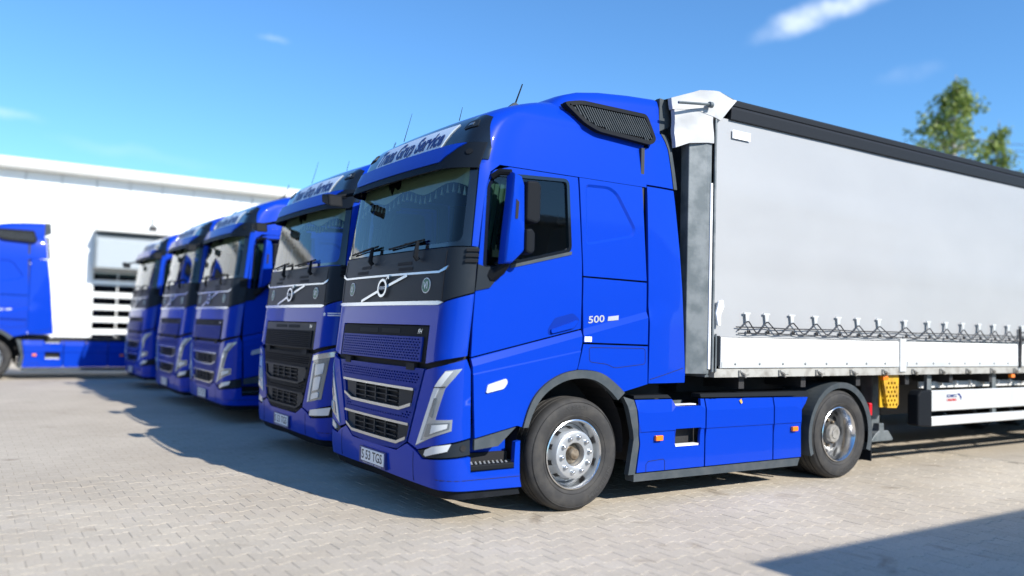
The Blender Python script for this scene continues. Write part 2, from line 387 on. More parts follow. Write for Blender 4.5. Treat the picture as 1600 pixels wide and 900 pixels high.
def smr(x, z, off=0): return (x, 2.5-(side_y(x, z)-off), z)
SIDE_MAPS += [sm, smr]
def sym(h): return h + [(2.5-a, b) for a, b in reversed(h)]
ARCH_O = [(.75, .77), (.79, .90), (.85, 1.02), (.94, 1.11), (1.05, 1.18), (1.18, 1.23), (1.32, 1.25), (1.48, 1.245), (1.62, 1.215), (1.77, 1.12), (1.87, 1.04)]
ARCH_I = [(.80, .77), (.84, .88), (.90, .98), (.98, 1.06), (1.08, 1.12), (1.20, 1.165), (1.33, 1.18), (1.45, 1.175), (1.56, 1.145), (1.70, 1.06), (1.79, .975)]
def chaikin(p, it=2):
    for _ in range(it):
        q = [p[0]]
        for (a, b), (c, d) in zip(p, p[1:]): q += [(.75*a+.25*c, .75*b+.25*d), (.25*a+.75*c, .25*b+.75*d)]
        p = q+[p[-1]]
    return p
AO1, AO2 = chaikin(ARCH_O[:7]), chaikin(ARCH_O[6:]); ARCH_O = AO1+AO2[1:]; ARCH_I = chaikin(ARCH_I)
def cl(x0, x1, n=8): return [[(x0+(x1-x0)*i/n, crease(x0+(x1-x0)*i/n)+d) for i in range(n+1)] for d in (0, .058)]

# ---- wheels (outer face towards -y, centre at origin)
def make_wheel(kind):
    w = empty('wheel')
    t = MB(); W = .315
    prof = [(.292, .055), (.31, .03), (.34, .012), (.39, 0), (.43, 0), (.455, .006), (.475, .02), (.488, .034), (.497, .05)]
    for g in (.09, .155, .215): prof += [(.503, g-.012), (.503, g), (.490, g+.002), (.490, g+.012), (.503, g+.014)]
    prof += [(.497, .265), (.488, .281), (.455, .309), (.39, .315), (.31, .285), (.292, .26)]
    t.lathe(prof, 72); ty = t.build('tyre', rubber, w)
    # moulded rings on the sidewall
    rg = MB()
    for r in (.345, .462): rg.lathe([(r-.004, .012 if r < .4 else .008), (r, .0065 if r < .4 else .003), (r+.004, .009 if r < .4 else .010)], 72)
    rg.build('sidewall_ring', rubber, ty)
    def arc(a0, rad=.415):
        def f(u, v, off): a = a0-u/rad; return ((rad+v)*math.cos(a), -off+.0005, (rad+v)*math.sin(a))
        return f
    text('sidewall_lettering', 'MICHELIN', .06, lambda u, v, o: arc(-.95)(u, -v, o) if False else ((.415-v)*math.cos(-.75+u/.415), -o, (.415-v)*math.sin(-.75+u/.415)), rubber_l, ty, bold=.001, width=.36, off=.003)
    text('sidewall_lettering', 'X MULTI', .05, lambda u, v, o: ((.418+v)*math.cos(1.57-u/.415), -o, (.418+v)*math.sin(1.57-u/.415)), rubber_l, ty, width=.24, off=.003)
    if kind == 'front':
        r = MB(); r.lathe([(.292, .058), (.307, .03), (.309, .018), (.300, .014), (.287, .03), (.280, .06), (.268, .10), (.262, .16)], 64); r.build('rim', alu, w)
        d = MB(); d.lathe([(.262, .15), (.235, .135), (.222, .09), (.216, .03), (.206, .012), (.190, .006), (.118, .006), (.105, .012), (.098, .03), (.095, .10)], 64); d.build('wheel_disc', silver, w)
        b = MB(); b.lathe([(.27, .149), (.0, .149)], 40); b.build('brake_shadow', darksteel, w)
        for k in range(10):
            a = 2*PI*(k+.5)/10; sl = MB()
            c = Vector((.2285*math.cos(a), .10, .2285*math.sin(a))); e = Vector((-math.sin(a), 0, math.cos(a)))*.024; h = Vector((.010*math.cos(a), .03, .010*math.sin(a)))
            sl.add([c-e-h, c+e-h, c+e+h, c-e+h], [(0, 1, 2, 3)]); sl.build('hand_hole', gap, w)
        hb = MB(); hb.lathe([(.096, .09), (.085, .075), (.06, .07), (.056, .05), (.052, .02), (.044, .010), (.0, .008)], 24); hb.build('hub_cap', rust, w)
        nr, ny = .155, .006
    else:
        r = MB(); r.lathe([(.292, .058), (.307, .03), (.309, .018), (.300, .012), (.288, .028), (.281, .06), (.268, .09), (.262, .15), (.256, .185)], 64); r.build('rim', alu, w)
        d = MB(); d.lathe([(.258, .18), (.245, .196), (.21, .192), (.16, .176), (.12, .176), (.105, .176), (.10, .12)], 64); d.build('wheel_disc', rdisc, w)
        for k in range(8):
            sl = MB(); a = 2*PI*(k+.5)/8; c = Vector((.213*math.cos(a), .186, .213*math.sin(a))); n = 14
            e1 = Vector((math.cos(a), 0, math.sin(a)))*.026; e2 = Vector((-math.sin(a), 0, math.cos(a)))*.034
            sl.add([c+e1*math.cos(2*PI*i/n)+e2*math.sin(2*PI*i/n) for i in range(n)], [tuple(range(n))]); sl.build('hand_hole', gap, w)
        hb = MB(); hb.lathe([(.10, .18), (.10, .085), (.094, .075), (.06, .072), (.055, .06), (.0, .058)], 28); hb.build('hub_cap', hubg, w)
        nr, ny = .14, .174
    nm = None
    for k in range(10):
        a = 2*PI*k/10+.12
        if nm is None:
            m = MB(); m.lathe([(.020, 0), (.020, -.016), (.015, -.028), (.008, -.032), (0, -.032)], 8); no = m.build('wheel_nut', chrome if kind == 'front' else rust, w); nm = no.data
        else: no = link('wheel_nut', nm, None, w)
        no.location = (nr*math.cos(a), ny, nr*math.sin(a))
    return w
rubber_l = P('sidewall_letters', (.035, .035, .036), .6)

def build_truck(variant):
    R = empty('tractor_truck')
    new = variant == 'new'
    # ---------- front panels
    hb = [(-.11, 1.365), (.33, 1.285), (.33, 1.605)]
    panel('front_panel', [(-.11, 1.88), (-.11, 1.365), (.33, 1.285), (.33, 1.605), (2.17, 1.605), (2.17, 1.285), (2.61, 1.365), (2.61, 1.88), (2.32, 1.795), (.18, 1.795)], fm, blue, R, grid=.06)
    bp = panel('windscreen_base_panel', [(-.11, 1.885), (.18, 1.80), (2.32, 1.80), (2.61, 1.885), (2.6, 2.26), (-.1, 2.26)], fm, satin, R, grid=.06)
    for y0, y1, z0, z1 in ((.75, 1.02, 2.135, 2.165), (.72, .99, 2.085, 2.115), (1.62, 1.85, 2.135, 2.165), (1.68, 1.95, 2.085, 2.115)):
        q = [fm(a, b, .003) for a, b in ((y0, z0), (y1, z0), (y1, z1), (y0, z1))]; q2 = [fm(a, b, -.01) for a, b in ((y0, z0), (y1, z0), (y1, z1), (y0, z1))]; sv = MB(); sv.hexa(q+q2); sv.build('vent_slot', gap, bp)
    for i in range(3):
        z = 2.235-.045*i; ls = MB(); ls.hexa([fm(a, b, o) for o in (.022, -.005) for a, b in ((-.10, z-.013), (.0, z-.016), (.0, z+.01), (-.10, z+.013))])
        ls.build('corner_louvre', black, bp); ls = MB(); ls.hexa([fm(2.5-a, b, o) for o in (.022, -.005) for a, b in ((-.10, z-.013), (.0, z-.016), (.0, z+.01), (-.10, z+.013))])
        ls.build('corner_louvre', black, bp)
    for yy in (.19, 2.31):
        tb = MB(); tb.tube([fm(yy, 1.81+.06*i, .001) for i in range(8)], .003, 4); tb.build('panel_seam', gap, bp)
    panel('chrome_strip', [(.155, 1.80), (.22, 1.778), (2.28, 1.778), (2.345, 1.80), (2.28, 1.812), (.22, 1.812)], fm, chrome, R, grid=.08, off=.014, rim=.02, gapw=0)
    panel('upper_chrome_strip', [(.14, 2.105), (.165, 2.07), (.26, 2.045), (2.24, 2.045), (2.335, 2.07), (2.36, 2.105), (2.24, 2.064), (.26, 2.064)], fm, chrome, R, grid=.08, off=.010, rim=.015, gapw=0)
    # emblem: ring, arrow, band and diagonal bar
    em = empty('emblem'); em.parent = R
    bar = MB(); a0, b0 = (1.74, 1.822), (.79, 2.043)
    N = 12; pr = [(a0[0]+(b0[0]-a0[0])*i/N, a0[1]+(b0[1]-a0[1])*i/N) for i in range(N+1)]
    for (u0, v0), (u1, v1) in zip(pr, pr[1:]):
        if abs((u0+u1)/2-1.25) < .085:
            if bar.v: bar.build('diagonal_bar', chrome, em); bar = MB()
            continue
        bar.hexa([fm(a, b, o) for o in (.012, -.002) for a, b in ((u0, v0-.013), (u1, v1-.013), (u1, v1+.013), (u0, v0+.013))])
    bar.build('diagonal_bar', chrome, em)
    rg = MB(); n = 32
    ro = [(1.25+.098*math.cos(2*PI*i/n), 1.94+.086*math.sin(2*PI*i/n)) for i in range(n)]; ri = [(1.25+.072*math.cos(2*PI*i/n), 1.94+.062*math.sin(2*PI*i/n)) for i in range(n)]
    for i in range(n): j = (i+1) % n; rg.hexa([fm(a, b, o) for o in (.024, 0) for a, b in (ro[i], ro[j], ri[j], ri[i])])
    for poly in ([(1.19, 2.00), (1.175, 2.012), (1.145, 2.036), (1.157, 2.05)], [(1.155, 2.055), (1.125, 2.055), (1.125, 2.02), (1.14, 2.02)], [(1.19, 2.056), (1.14, 2.056), (1.14, 2.044), (1.19, 2.044)]):
        rg.hexa([fm(a, b, o) for o in (.024, 0) for a, b in poly])
    rg.build('emblem_ring', chrome, em)
    bd = MB(); bd.hexa([fm(a, b, o) for o in (.020, 0) for a, b in ((1.17, 1.918), (1.33, 1.918), (1.33, 1.962), (1.17, 1.962))]); bd.build('emblem_band', satin, em)
    text('emblem_lettering', 'VOLVO', .040, lambda u, v, o: fm(1.25-u, 1.94+v, o), white, em, width=.13, off=.0235, bold=.0008)
    for yy, s in ((.455, 'VI'), (2.045, 'U')):
        b = empty('round_badge'); b.parent = R; n = 28
        panel('badge_disc', [(yy+.066*math.cos(2*PI*i/n), 1.945+.066*math.sin(2*PI*i/n)) for i in range(n)], fm, white, b, grid=.03, off=.005, rim=.006, gapw=0)
        panel('badge_face', [(yy+.059*math.cos(2*PI*i/n), 1.945+.059*math.sin(2*PI*i/n)) for i in range(n)], fm, green, b, grid=.03, off=.007, rim=.002, gapw=0)
        text('badge_lettering', s, .085, lambda u, v, o, yy=yy: fm(yy-u, 1.943+v, o), white, b, off=.0095, bold=.001)
    # ---------- upper grille flap
    gm = blue_mesh if new else black
    fl = panel('grille_flap', sym([(.335, 1.29), (.335, 1.60)]) if False else [(.335, 1.29), (2.165, 1.29), (2.165, 1.60), (.335, 1.60)], fm, black if new else satin, R, grid=.1, off=-.002)
    def hexhole(cy, cz, a=.018, b=.0085): return [(cy+a*math.cos(PI/3*i), cz+b*math.sin(PI/3*i)) for i in range(6)]
    def lattice(test, y0, y1, z0, z1, py=.05, pz=.0235):
        H = []; cells = {}
        nz = int((z1-z0)/pz)
        for i in range(nz+1):
            z = z0+i*pz; y = y0+(py/2 if i % 2 else 0)
            while y < y1:
                if test(y, z): H.append((y, z)); cells[(round((y-y0)/(py/2)), i)] = 1
                y += py
        def pred(cy, cz):
            i = round((cz-z0)/pz)
            for ii in (i-1, i, i+1):
                k = round((cy-y0)/(py/2))
                for kk in (k-1, k, k+1):
                    if (kk, ii) in cells:
                        hy, hz = y0+kk*py/2, z0+ii*pz
                        if inside((cy, cz), hexhole(hy, hz)): return True
            return False
        return [hexhole(a, b) for a, b in H], pred
    hs, pd = lattice(lambda y, z: .43 < y < 2.07 and 1.315 < z < 1.495, .44, 2.07, 1.322, 1.495)
    panel('grille_mesh', [(.40, 1.30), (2.10, 1.30), (2.10, 1.508), (.40, 1.508)], fm, gm, fl, holes=hs, pred=pd, grid=.2, off=.012, rim=.018, gapw=0, smooth=False)
    for y0, y1 in ((.82, 1.19), (1.27, 1.70)):
        sv = MB(); sv.hexa([fm(a, b, o) for o in (.001, -.02) for a, b in ((y0, 1.532), (y1, 1.532), (y1, 1.572), (y0, 1.572))]); sv.build('intake_slot', gap, fl)
    text('model_lettering', 'FH', .055, lambda u, v, o: fm(.47-u, 1.553+v, o), chrome, fl, shear=.25, off=.004)
    # ---------- lower grille
    O1 = [(.49, 1.065), (2.01, 1.065), (1.97, .935), (1.77, .885), (.73, .885), (.53, .935)]
    O2 = [(.56, .765), (1.94, .765), (1.90, .645), (1.74, .592), (.76, .592), (.60, .645)]
    GO = [(.345, 1.245), (.60, .615), (.76, .535), (1.25, .515), (1.74, .535), (1.90, .615), (2.155, 1.245)]
    def okh(y, z):
        q = (y, z)
        return inside(q, inset(GO, .045)) and not inside(q, inset(O1, -.045)) and not inside(q, inset(O2, -.045)) and not (z < .60 and .72 < y < 1.78)
    hs, pd0 = lattice(okh, .38, 2.14, .56, 1.23)
    lg = panel('lower_grille', GO, fm, gm, R, holes=hs+[O1, O2], pred=lambda a, b: pd0(a, b) or inside((a, b), O1) or inside((a, b), O2), grid=.2, off=.0, rim=.03, gapw=0, smooth=False)
    cm_ = chrome if new else satin
    for O, zt in ((O1, 1.065), (O2, .765)):
        op = panel('grille_opening', inset(O, -.012), fm, black, lg, grid=.15, off=-.035, rim=0, gapw=0)
        def strip(pts, w): 
            t = MB()
            for (u0, v0), (u1, v1) in zip(pts, pts[1:]):
                k = max(1, int(abs(u1-u0)/.12))
                for i in range(k):
                    a, b = i/k, (i+1)/k; p0 = (u0+(u1-u0)*a, v0+(v1-v0)*a); p1 = (u0+(u1-u0)*b, v0+(v1-v0)*b)
                    t.hexa([fm(y, z, o) for o in (.016, -.03) for y, z in ((p0[0], p0[1]-w), (p1[0], p1[1]-w), (p1[0], p1[1]+w), (p0[0], p0[1]+w))])
            return t
        strip([O[0], O[1]], .011).build('chrome_blade', cm_, op)
        strip([O[5], O[4], O[3], O[2]], .013).build('chrome_blade', cm_, op)
        zb = zt-.18
        for i in range(3):
            z = zb+.045+i*.045
            t = MB(); t.hexa([fm(y, z+dz, o) for o, dz in ((-.006, 0), (-.034, .012)) for y, dz2 in ((.80, 0), (1.70, 0)) for _ in (0,)][:2] + [fm(1.70, z+.010, -.006), fm(.80, z+.010, -.006)] + [fm(.80, z, -.034), fm(1.70, z, -.034), fm(1.70, z+.01, -.034), fm(.80, z+.01, -.034)]); t.build('slat', satin, op)
        for y in (1.02, 1.25, 1.48):
            dv = MB(); dv.hexa([fm(a, b, o) for o in (-.008, -.034) for a, b in ((y-.012, zb+.03), (y+.012, zb+.03), (y+.012, zt-.012), (y-.012, zt-.012))]); dv.build('divider', satin, op)
        for s in (0, 1):
            q = [(.56, zb+.06), (.78, zb+.012), (.78, zt-.015), (.53, zt-.015)]; q = [(2.5-a, b) for a, b in q] if s else q
            dv = MB(); dv.hexa([fm(a, b, o) for o in (-.012, -.034) for a, b in q]); dv.build('end_plate', satin, op)
    for y in (.50, 1.86):
        t = MB(); t.hexa([fm(a, b, o) for o in (.006, -.03) for a, b in ((y, 1.225), (y+.14, 1.225), (y+.14, 1.285), (y, 1.285))]); t.build('flap_catch', gap, R)
    # ---------- head panels with lamps
    for s in (0, 1):
        mir = (lambda P_: [(2.5-a, b) for a, b in P_]) if s else (lambda P_: P_)
        hp = panel('headlamp_panel', mir([(.565, .615), (.315, 1.24), (.10, 1.285), (-.105, 1.345), (-.15, 1.25), (-.165, .705), (.40, .575)]), fm, blue, R, grid=.05, off=.006)
        hl = empty('headlamp'); hl.parent = R
        if new:
            panel('headlamp_housing', mir([(.425, .605), (.15, 1.13), (.06, 1.245), (-.07, 1.265), (-.02, 1.20), (.06, 1.10), (.145, .845), (-.005, .855), (.0, .765), (.27, .665)]), fm, lampb, hl, grid=.04, off=.012, rim=.02, gapw=0)
            panel('main_lens', mir([(.30, .685), (.245, .81), (.005, .84), (.012, .775), (.24, .69)]), fm, lampd, hl, grid=.04, off=.018, rim=.01, gapw=.006)
            panel('lens_glass', mir([(.19, .725), (.17, .80), (.03, .82), (.035, .785)]), fm, lampw, hl, grid=.04, off=.022, rim=.006, gapw=0)
            panel('daylight_bar', mir([(.215, .87), (.155, 1.02), (.130, 1.02), (.18, .86)]), fm, lampd, hl, grid=.04, off=.020, rim=.008, gapw=0)
            panel('daylight_strip', mir([(.415, .612), (.15, 1.122), (.06, 1.238), (.0, 1.245), (.115, 1.09), (.345, .655), (.27, .672)]), fm, lampw, hl, grid=.04, off=.017, rim=.006, gapw=0)
            tb = MB(); tb.tube([fm(2.5-a if s else a, b, .019) for a, b in ((.165, 1.105), (.11, 1.11), (.055, 1.115))], .004, 4); tb.build('lens_joint', gap, hl)
        else:
            panel('headlamp_housing', mir([(.42, .68), (.27, 1.18), (.0, 1.235), (.02, 1.13), (.09, .74)]), fm, lampd, hl, grid=.04, off=.012, rim=.02, gapw=0)
            panel('lamp_brow', mir([(.30, 1.165), (.27, 1.225), (-.09, 1.29), (-.06, 1.225)]), fm, chrome, hl, grid=.04, off=.016, rim=.02, gapw=0)
            panel('daylight_bar', mir([(.41, .685), (.28, 1.14), (.24, 1.14), (.36, .70)]), fm, lampw, hl, grid=.04, off=.018, rim=.01, gapw=0)
            for q in ([(.22, 1.0), (.205, 1.12), (.06, 1.15), (.08, 1.03)], [(.27, .82), (.235, .97), (.10, 1.0), (.13, .85)], [(.31, .72), (.285, .79), (.13, .82), (.13, .76)]):
                panel('lens_glass', mir(rounded(q, .02)), fm, lampw, hl, grid=.04, off=.02, rim=.008, gapw=0)
        fp = panel('fog_lamp_panel', mir([(.42, .565), (-.165, .695), (-.17, .565), (.33, .515)]), fm, satin, R, grid=.06, off=-.004)
        panel('fog_lamp', mir([(.30, .545), (.28, .585), (.17, .628), (.0, .66), (.03, .60), (.27, .535)]) if new else mir([(.36, .535), (.34, .60), (-.02, .655), (.0, .565)]), fm, lampw, fp, grid=.04, off=.008, rim=.015, gapw=0)
        n = 14; panel('tow_eye_cover', mir([(-.10+.027*math.cos(2*PI*i/n), .625+.027*math.sin(2*PI*i/n)) for i in range(n)]), fm, gap, fp, grid=.03, off=.002, rim=0, gapw=0)
    # ---------- bumper (wraps to the step block)
    XE = SIDE0-(.75-.21)
    bo = sym([(1.25, .505)][:0] + [(.77, .525), (.60, .545), (.43, .555), (.33, .508), (-.17, .557), (-.175, .43), (XE+.06, .43), (XE+.05, .64), (XE, .65), (XE, .36)])
    bo = [(.77, .525), (.60, .60), (.575, .605), (.42, .557), (.33, .508), (-.17, .557), (-.175, .43), (XE+.065, .435), (XE+.055, .655), (XE, .665), (XE, .27), (-.2, .275), (.3, .285), (1.25, .305)]
    bo = bo[:-1] + [(1.25, .305)] + [(2.5-a, b) for a, b in reversed(bo[:-1])]
    bu = panel('bumper', bo, fm, blue, R, grid=.06, off=.004, rim=.05)
    for yy in (.47, 2.03):
        tb = MB(); tb.tube([fm(yy, .31+.04*i, .004) for i in range(7)], .003, 4); tb.build('panel_seam', gap, bu)
    for s in (1, -1):
        tb = MB(); tb.tube([fm(1.25+s*(1.25-q), .365-.00*q, .004) for q in [XE+.01+i*.06 for i in range(14)]], .003, 4); tb.build('panel_seam', gap, bu)
    panel('bumper_lip', [(XE+.02, .268), (-.2, .272), (.3, .282), (1.25, .302), (2.2, .282), (2.7, .272), (2.48-XE, .268), (2.48-XE, .205), (1.9, .20), (1.25, .225), (.6, .20), (XE+.02, .205)], fm, black, R, grid=.08, off=-.03, rim=.06)
    pl = empty('number_plate'); pl.parent = R
    def plm(u, v, o): return (-.052-o + .0, 1.215-u, .40+v)
    t = MB(); t.box(-.05, -.01, .935, 1.495, .320, .470); t.build('plate_holder', navy, pl)
    t = MB(); t.box(-.058, -.05, .955, 1.475, .345, .462); t.build('plate_face', white, pl, .002)
    text('plate_lettering', 'S 53 TGS', .115, lambda u, v, o: (-.058-o, 1.20-u, .402+v), ink, pl, width=.44, off=.002, bold=.001)
    t = MB(); t.box(-.0595, -.058, 1.438, 1.474, .346, .461); t.build('plate_band', navy, pl)
    text('holder_lettering', 'TRANS  GRUP  SERVICE', .016, lambda u, v, o: (-.05-o, 1.215-u, .331+v), white, pl, width=.40, off=.002)
    # ---------- dark liner behind the gaps, floor, engine boxes added to stop light leaks
    panel('front_liner', [(-.12, .33), (2.62, .33), (2.62, 2.262), (-.12, 2.262)], fm, gap, R, grid=.12, off=-.045, rim=0, gapw=0)
    t = MB(); t.box(.10, 2.12, .45, 2.05, .55, 1.12); t.box(.16, 2.12, .06, 2.44, 1.26, 1.30); t.box(.1, .70, .12, 2.38, .30, .56); t.build('engine', gap, R)
    # ---------- windscreen + interior
    ws = panel('windscreen', [(-.03, 2.265), (2.53, 2.265), (2.50, 2.97), (0, 2.97)], fm, glass, R, grid=.07, rim=0, off=-.012)
    panel('windscreen_border', [(-.035, 2.262), (2.535, 2.262), (2.505, 2.98), (-.005, 2.98)], fm, gloss, ws, holes=[rounded([(.05, 2.30), (2.45, 2.30), (2.43, 2.97), (.07, 2.97)], .07)], grid=.07, rim=.012, off=-.006)
    for s in (0, 1):
        mir = (lambda P_: [(2.5-a, b) for a, b in P_]) if s else (lambda P_: P_)
        panel('windscreen_pillar', mir([(-.035, 2.262), (-.005, 2.985), (-.11, 2.985), (-.20, 2.975), (-.115, 2.90), (-.09, 2.72), (-.098, 2.26)]), fm, blue, R, grid=.05, rim=.03)
    t = MB()
    t.box(.24, .78, .10, 2.40, 2.05, 2.20); t.box(.20, .40, .12, 2.38, 2.20, 2.235); t.prism([(.52, 2.2), (.75, 2.2), (.72, 2.33), (.56, 2.36)], .35, 1.0); t.build('dashboard', dash, R, .02)
    t = MB(); t.box(2.10, 2.14, .06, 2.44, 1.3, 3.35); t.box(.35, 2.1, .3, 2.2, 3.10, 3.13); t.build('cabin_wall', dash, R)
    for y in (.42, 1.58):
        st = MB(); st.box(1.10, 1.58, y, y+.5, 1.75, 1.92); st.prism([(1.50, 1.9), (1.64, 1.9), (1.76, 2.62), (1.66, 2.62)], y+.02, y+.48); st.prism([(1.64, 2.64), (1.74, 2.64), (1.78, 2.85), (1.69, 2.85)], y+.12, y+.38)
        st.build('seat', seatm, R, .03)
    sw = MB(); cc = Vector((.86, .68, 2.24)); e1 = Vector((0, 1, 0)); e2 = Vector((.55, 0, .83)).normalized()
    sw.tube([cc+.22*(math.cos(2*PI*i/28)*e1+math.sin(2*PI*i/28)*e2) for i in range(28)], .016, 6, True)
    for a in (0, PI, -PI/2): sw.tube([cc, cc+.22*(math.cos(a)*e1+math.sin(a)*e2)], .014, 5)
    sw.tube([cc, cc+Vector((-.3, 0, -.25))], .03, 6); sw.build('steering_wheel', black, R)
    # pelmet curtain with tassels
    def pel(y): return 2.82+.035*math.cos((y-1.25)*7.5) - .02*abs(y-1.25)
    ys = [.12+2.26*i/48 for i in range(49)]
    pm = panel('pelmet_curtain', [(y, pel(y)) for y in ys] + [(2.38, 2.99), (.12, 2.99)], lambda a, b, o: (fm(a, b, -.07)[0]+.008*math.sin(a*60), fm(a, b, -.07)[1], b), cream, R, grid=.06, rim=0, gapw=0)
    t = MB(); t.tube([(fm(y, pel(y), -.065)[0], fm(y, pel(y), -.065)[1], pel(y)) for y in ys], .006, 5); t.build('pelmet_hem', black, pm)
    tm = None
    for i in range(24):
        y = .16+i*.095; z = pel(y)
        if tm is None:
            t = MB(); t.lathe([(.003, 0), (.006, -.03), (.016, -.075), (0, -.075)], 6, 'z'); to = t.build('tassel', tassel, pm); tm = to.data
        else: to = link('tassel', tm, None, pm)
        to.location = (fm(y, z, -.065)[0], fm(y, z, -.065)[1], z-.004)
    t = MB(); t.box(.235, .245, 1.40, 1.66, 2.70, 2.99); t.build('camera_housing', gap, R)
    t = MB(); n = 16; t.prism([(1.98+.095*math.cos(2*PI*i/n), 2.68+.11*math.sin(2*PI*i/n)) for i in range(n)], .26, .28, 'x'); t.build('hanging_ornament', black, R)
    for s in (0, 1):
        t = MB(); n = 14
        for i in range(n-1):
            u0, u1 = i/(n-1), (i+1)/(n-1); x0, x1 = .36+.22*u0, .36+.22*u1; f = lambda u: .13+.02*math.sin(u*26)
            p4 = [(x0+.12*.9, f(u0), 2.86), (x1+.05, f(u1), 2.86), (x1-.03, f(u1), 2.28), (x0, f(u0), 2.25)]
            t.add([(a, 2.5-b if s else b, c) for a, b, c in p4], [(0, 1, 2, 3)], True)
        t.build('side_curtain', curt_s, R)
    # wipers
    for y0, y1 in ((.62, 1.28), (1.55, 2.22)):
        w = empty('wiper'); w.parent = R
        t = MB(); t.tube([fm(y0, 2.17, .02), fm(y0, 2.20, .05), fm(y0+.005, 2.335, .045)], [.022, .024, .014], 6); t.build('wiper_arm', black, w)
        t = MB(); t.tube([fm(y0-.05+(y1-y0)*i/6, 2.345-.045*(i/6), .015) for i in range(7)], .010, 5); t.tube([fm(y0, 2.335, .045), fm(y0+.3, 2.325, .02)], .008, 5); t.build('wiper_blade', black, w)
    # ---------- visor, sign band
    sb = panel('sign_band', [(-.08, 3.0), (2.58, 3.0), (2.585, 3.10), (2.48, 3.40), (2.38, 3.43), (1.25, 3.46), (.12, 3.43), (.02, 3.40), (-.085, 3.10)], fm, gloss, R, grid=.05, off=.012, rim=.03)
    sg = panel('name_sign', [(.58, 3.15), (2.02, 3.15), (1.96, 3.375), (.42, 3.375)], fm, signw, R, grid=.06, off=.024, rim=.012, gapw=0)
    sg['label'] = 'pale sign reading Trans Grup Service'
    text('sign_lettering', 'Trans Grup Service', .205, lambda u, v, o: fm(1.265-u-.10*v, 3.262+v, o), navy, sg, shear=.18, bold=.008, width=1.42, off=.028)
    for yy in (.18, 2.32):
        panel('roof_lamp', rounded([(yy-.09, 3.305), (yy+.085, 3.29), (yy+.065, 3.365), (yy-.065, 3.375)], .02), fm, satin, sb, grid=.04, off=.022, rim=.015, gapw=0)
        panel('lamp_lens', [(yy-.03, 3.325), (yy+.035, 3.32), (yy+.03, 3.347), (yy-.03, 3.35)], fm, lampd, sb, grid=.04, off=.025, rim=.006, gapw=0)
    vi = empty('sun_visor'); vi.parent = R
    def vo(yy, k):    # k 0 = bottom edge, 1 = top edge
        e = min(1, max(0, (min(yy, 2.5-yy)-.0)/.32)); e = e*e*(3-2*e)
        return fm(yy, 2.925+.225*k, .022+(.095-.045*k)*e)
    def vpanel(name, o2, mat, off=0):
        def f(a, b, o):
            p_ = Vector(vo(a, b)); return tuple(p_ + Vector((-.8, 0, .25))*(o))
        return panel(name, o2, f, mat, vi, grid=.07, rim=.012, gapw=0, off=off)
    vpanel('visor_shade', [(.0, 0), (2.5, 0), (2.53, 1), (-.03, 1)], visorm)
    vpanel('visor_panel', [(.33, .36), (2.17, .36), (2.42, .96), (.08, .96)] if False else [(.36, .30), (2.14, .30), (2.38, .97), (.12, .97)], blue, .010)
    for yy in (.085, 2.415):
        n = 14; panel('visor_mount', [(yy+.026*math.cos(2*PI*i/n), .62+.11*math.sin(2*PI*i/n)) for i in range(n)], lambda a, b, o: tuple(Vector(vo(a, b))+Vector((-.6, -.5 if a < 1 else .5, .1))*o), black, vi, grid=.04, off=.01, rim=.01, gapw=0)
    # front kerb mirror under the visor
    km = MB(); km.prism([(2.28, 2.80), (2.50, 2.86), (2.52, 2.95), (2.32, 2.93)], -.14, .02, 'x'); km.tube([(-.02, 2.44, 2.92), (.22, 2.44, 2.98)], .02, 6); km.build('kerb_mirror', black, R, .02)
    # ---------- roof
    levels = [2.975, 3.0, 3.05, 3.1, 3.15, 3.2, 3.25, 3.3, 3.35, 3.4, 3.43, 3.46, 3.5, 3.54, 3.58, 3.62, 3.66, 3.7, 3.74, 3.78, 3.81]
    yyl = [1.25]+[1.25-1.05*i/10 for i in range(1, 11)]+[.2-RC*PI/2*i/8 for i in range(1, 9)]
    XR = 2.162; rows = []
    for z in levels:
        half = [Vector(fm(y, z)) for y in yyl]; e = half[-1]; x0 = e.x
        half += [Vector((x0+(XR-x0)*i/14, side_y(x0+(XR-x0)*i/14, z) if z < 3.45 else e.y, z)) for i in range(1, 15)]
        if z >= 3.45: pass
        rows.append([p_ for p_ in reversed(half)] + [Vector((p_.x, 2.5-p_.y, p_.z)) for p_ in half[1:]])
    n = len(rows[0]); t = MB(); t.add([p_ for r_ in rows for p_ in r_], [(i*n+k, i*n+k+1, (i+1)*n+k+1, (i+1)*n+k) for i in range(len(rows)-1) for k in range(n-1)] + [tuple((len(rows)-1)*n+k for k in range(n))], True)
    rf = t.build('roof', blue, R)
    # swept crease on the roof flank
    # raised rear roof deflector
    prof = [(1.20, 3.68), (1.27, 3.745), (1.36, 3.80), (1.5, 3.845), (1.75, 3.885), (2.1, 3.915), (2.44, 3.93)]
    rows = []
    for x, zt in prof:
        k = (x-1.22)/1.22; yb = .20+.06*(1-k); h = []
        for (yy, zz) in ((yb-.03, 3.46), (yb, zt-.12 if zt-.12 > 3.5 else 3.5), (yb+.025, zt-.045), (yb+.075, zt-.012), (yb+.22, zt), (1.25, zt+.01)): h.append(Vector((x, yy, zz)))
        rows.append(h + [Vector((p_.x, 2.5-p_.y, p_.z)) for p_ in reversed(h[:-1])])
    n = len(rows[0]); t = MB(); t.add([p_ for r_ in rows for p_ in r_], [(i*n+k, i*n+k+1, (i+1)*n+k+1, (i+1)*n+k) for i in range(len(rows)-1) for k in range(n-1)] + [tuple(range(n)), tuple((len(rows)-1)*n+k for k in range(n))], True)
    t.build('roof_deflector', blue, R)
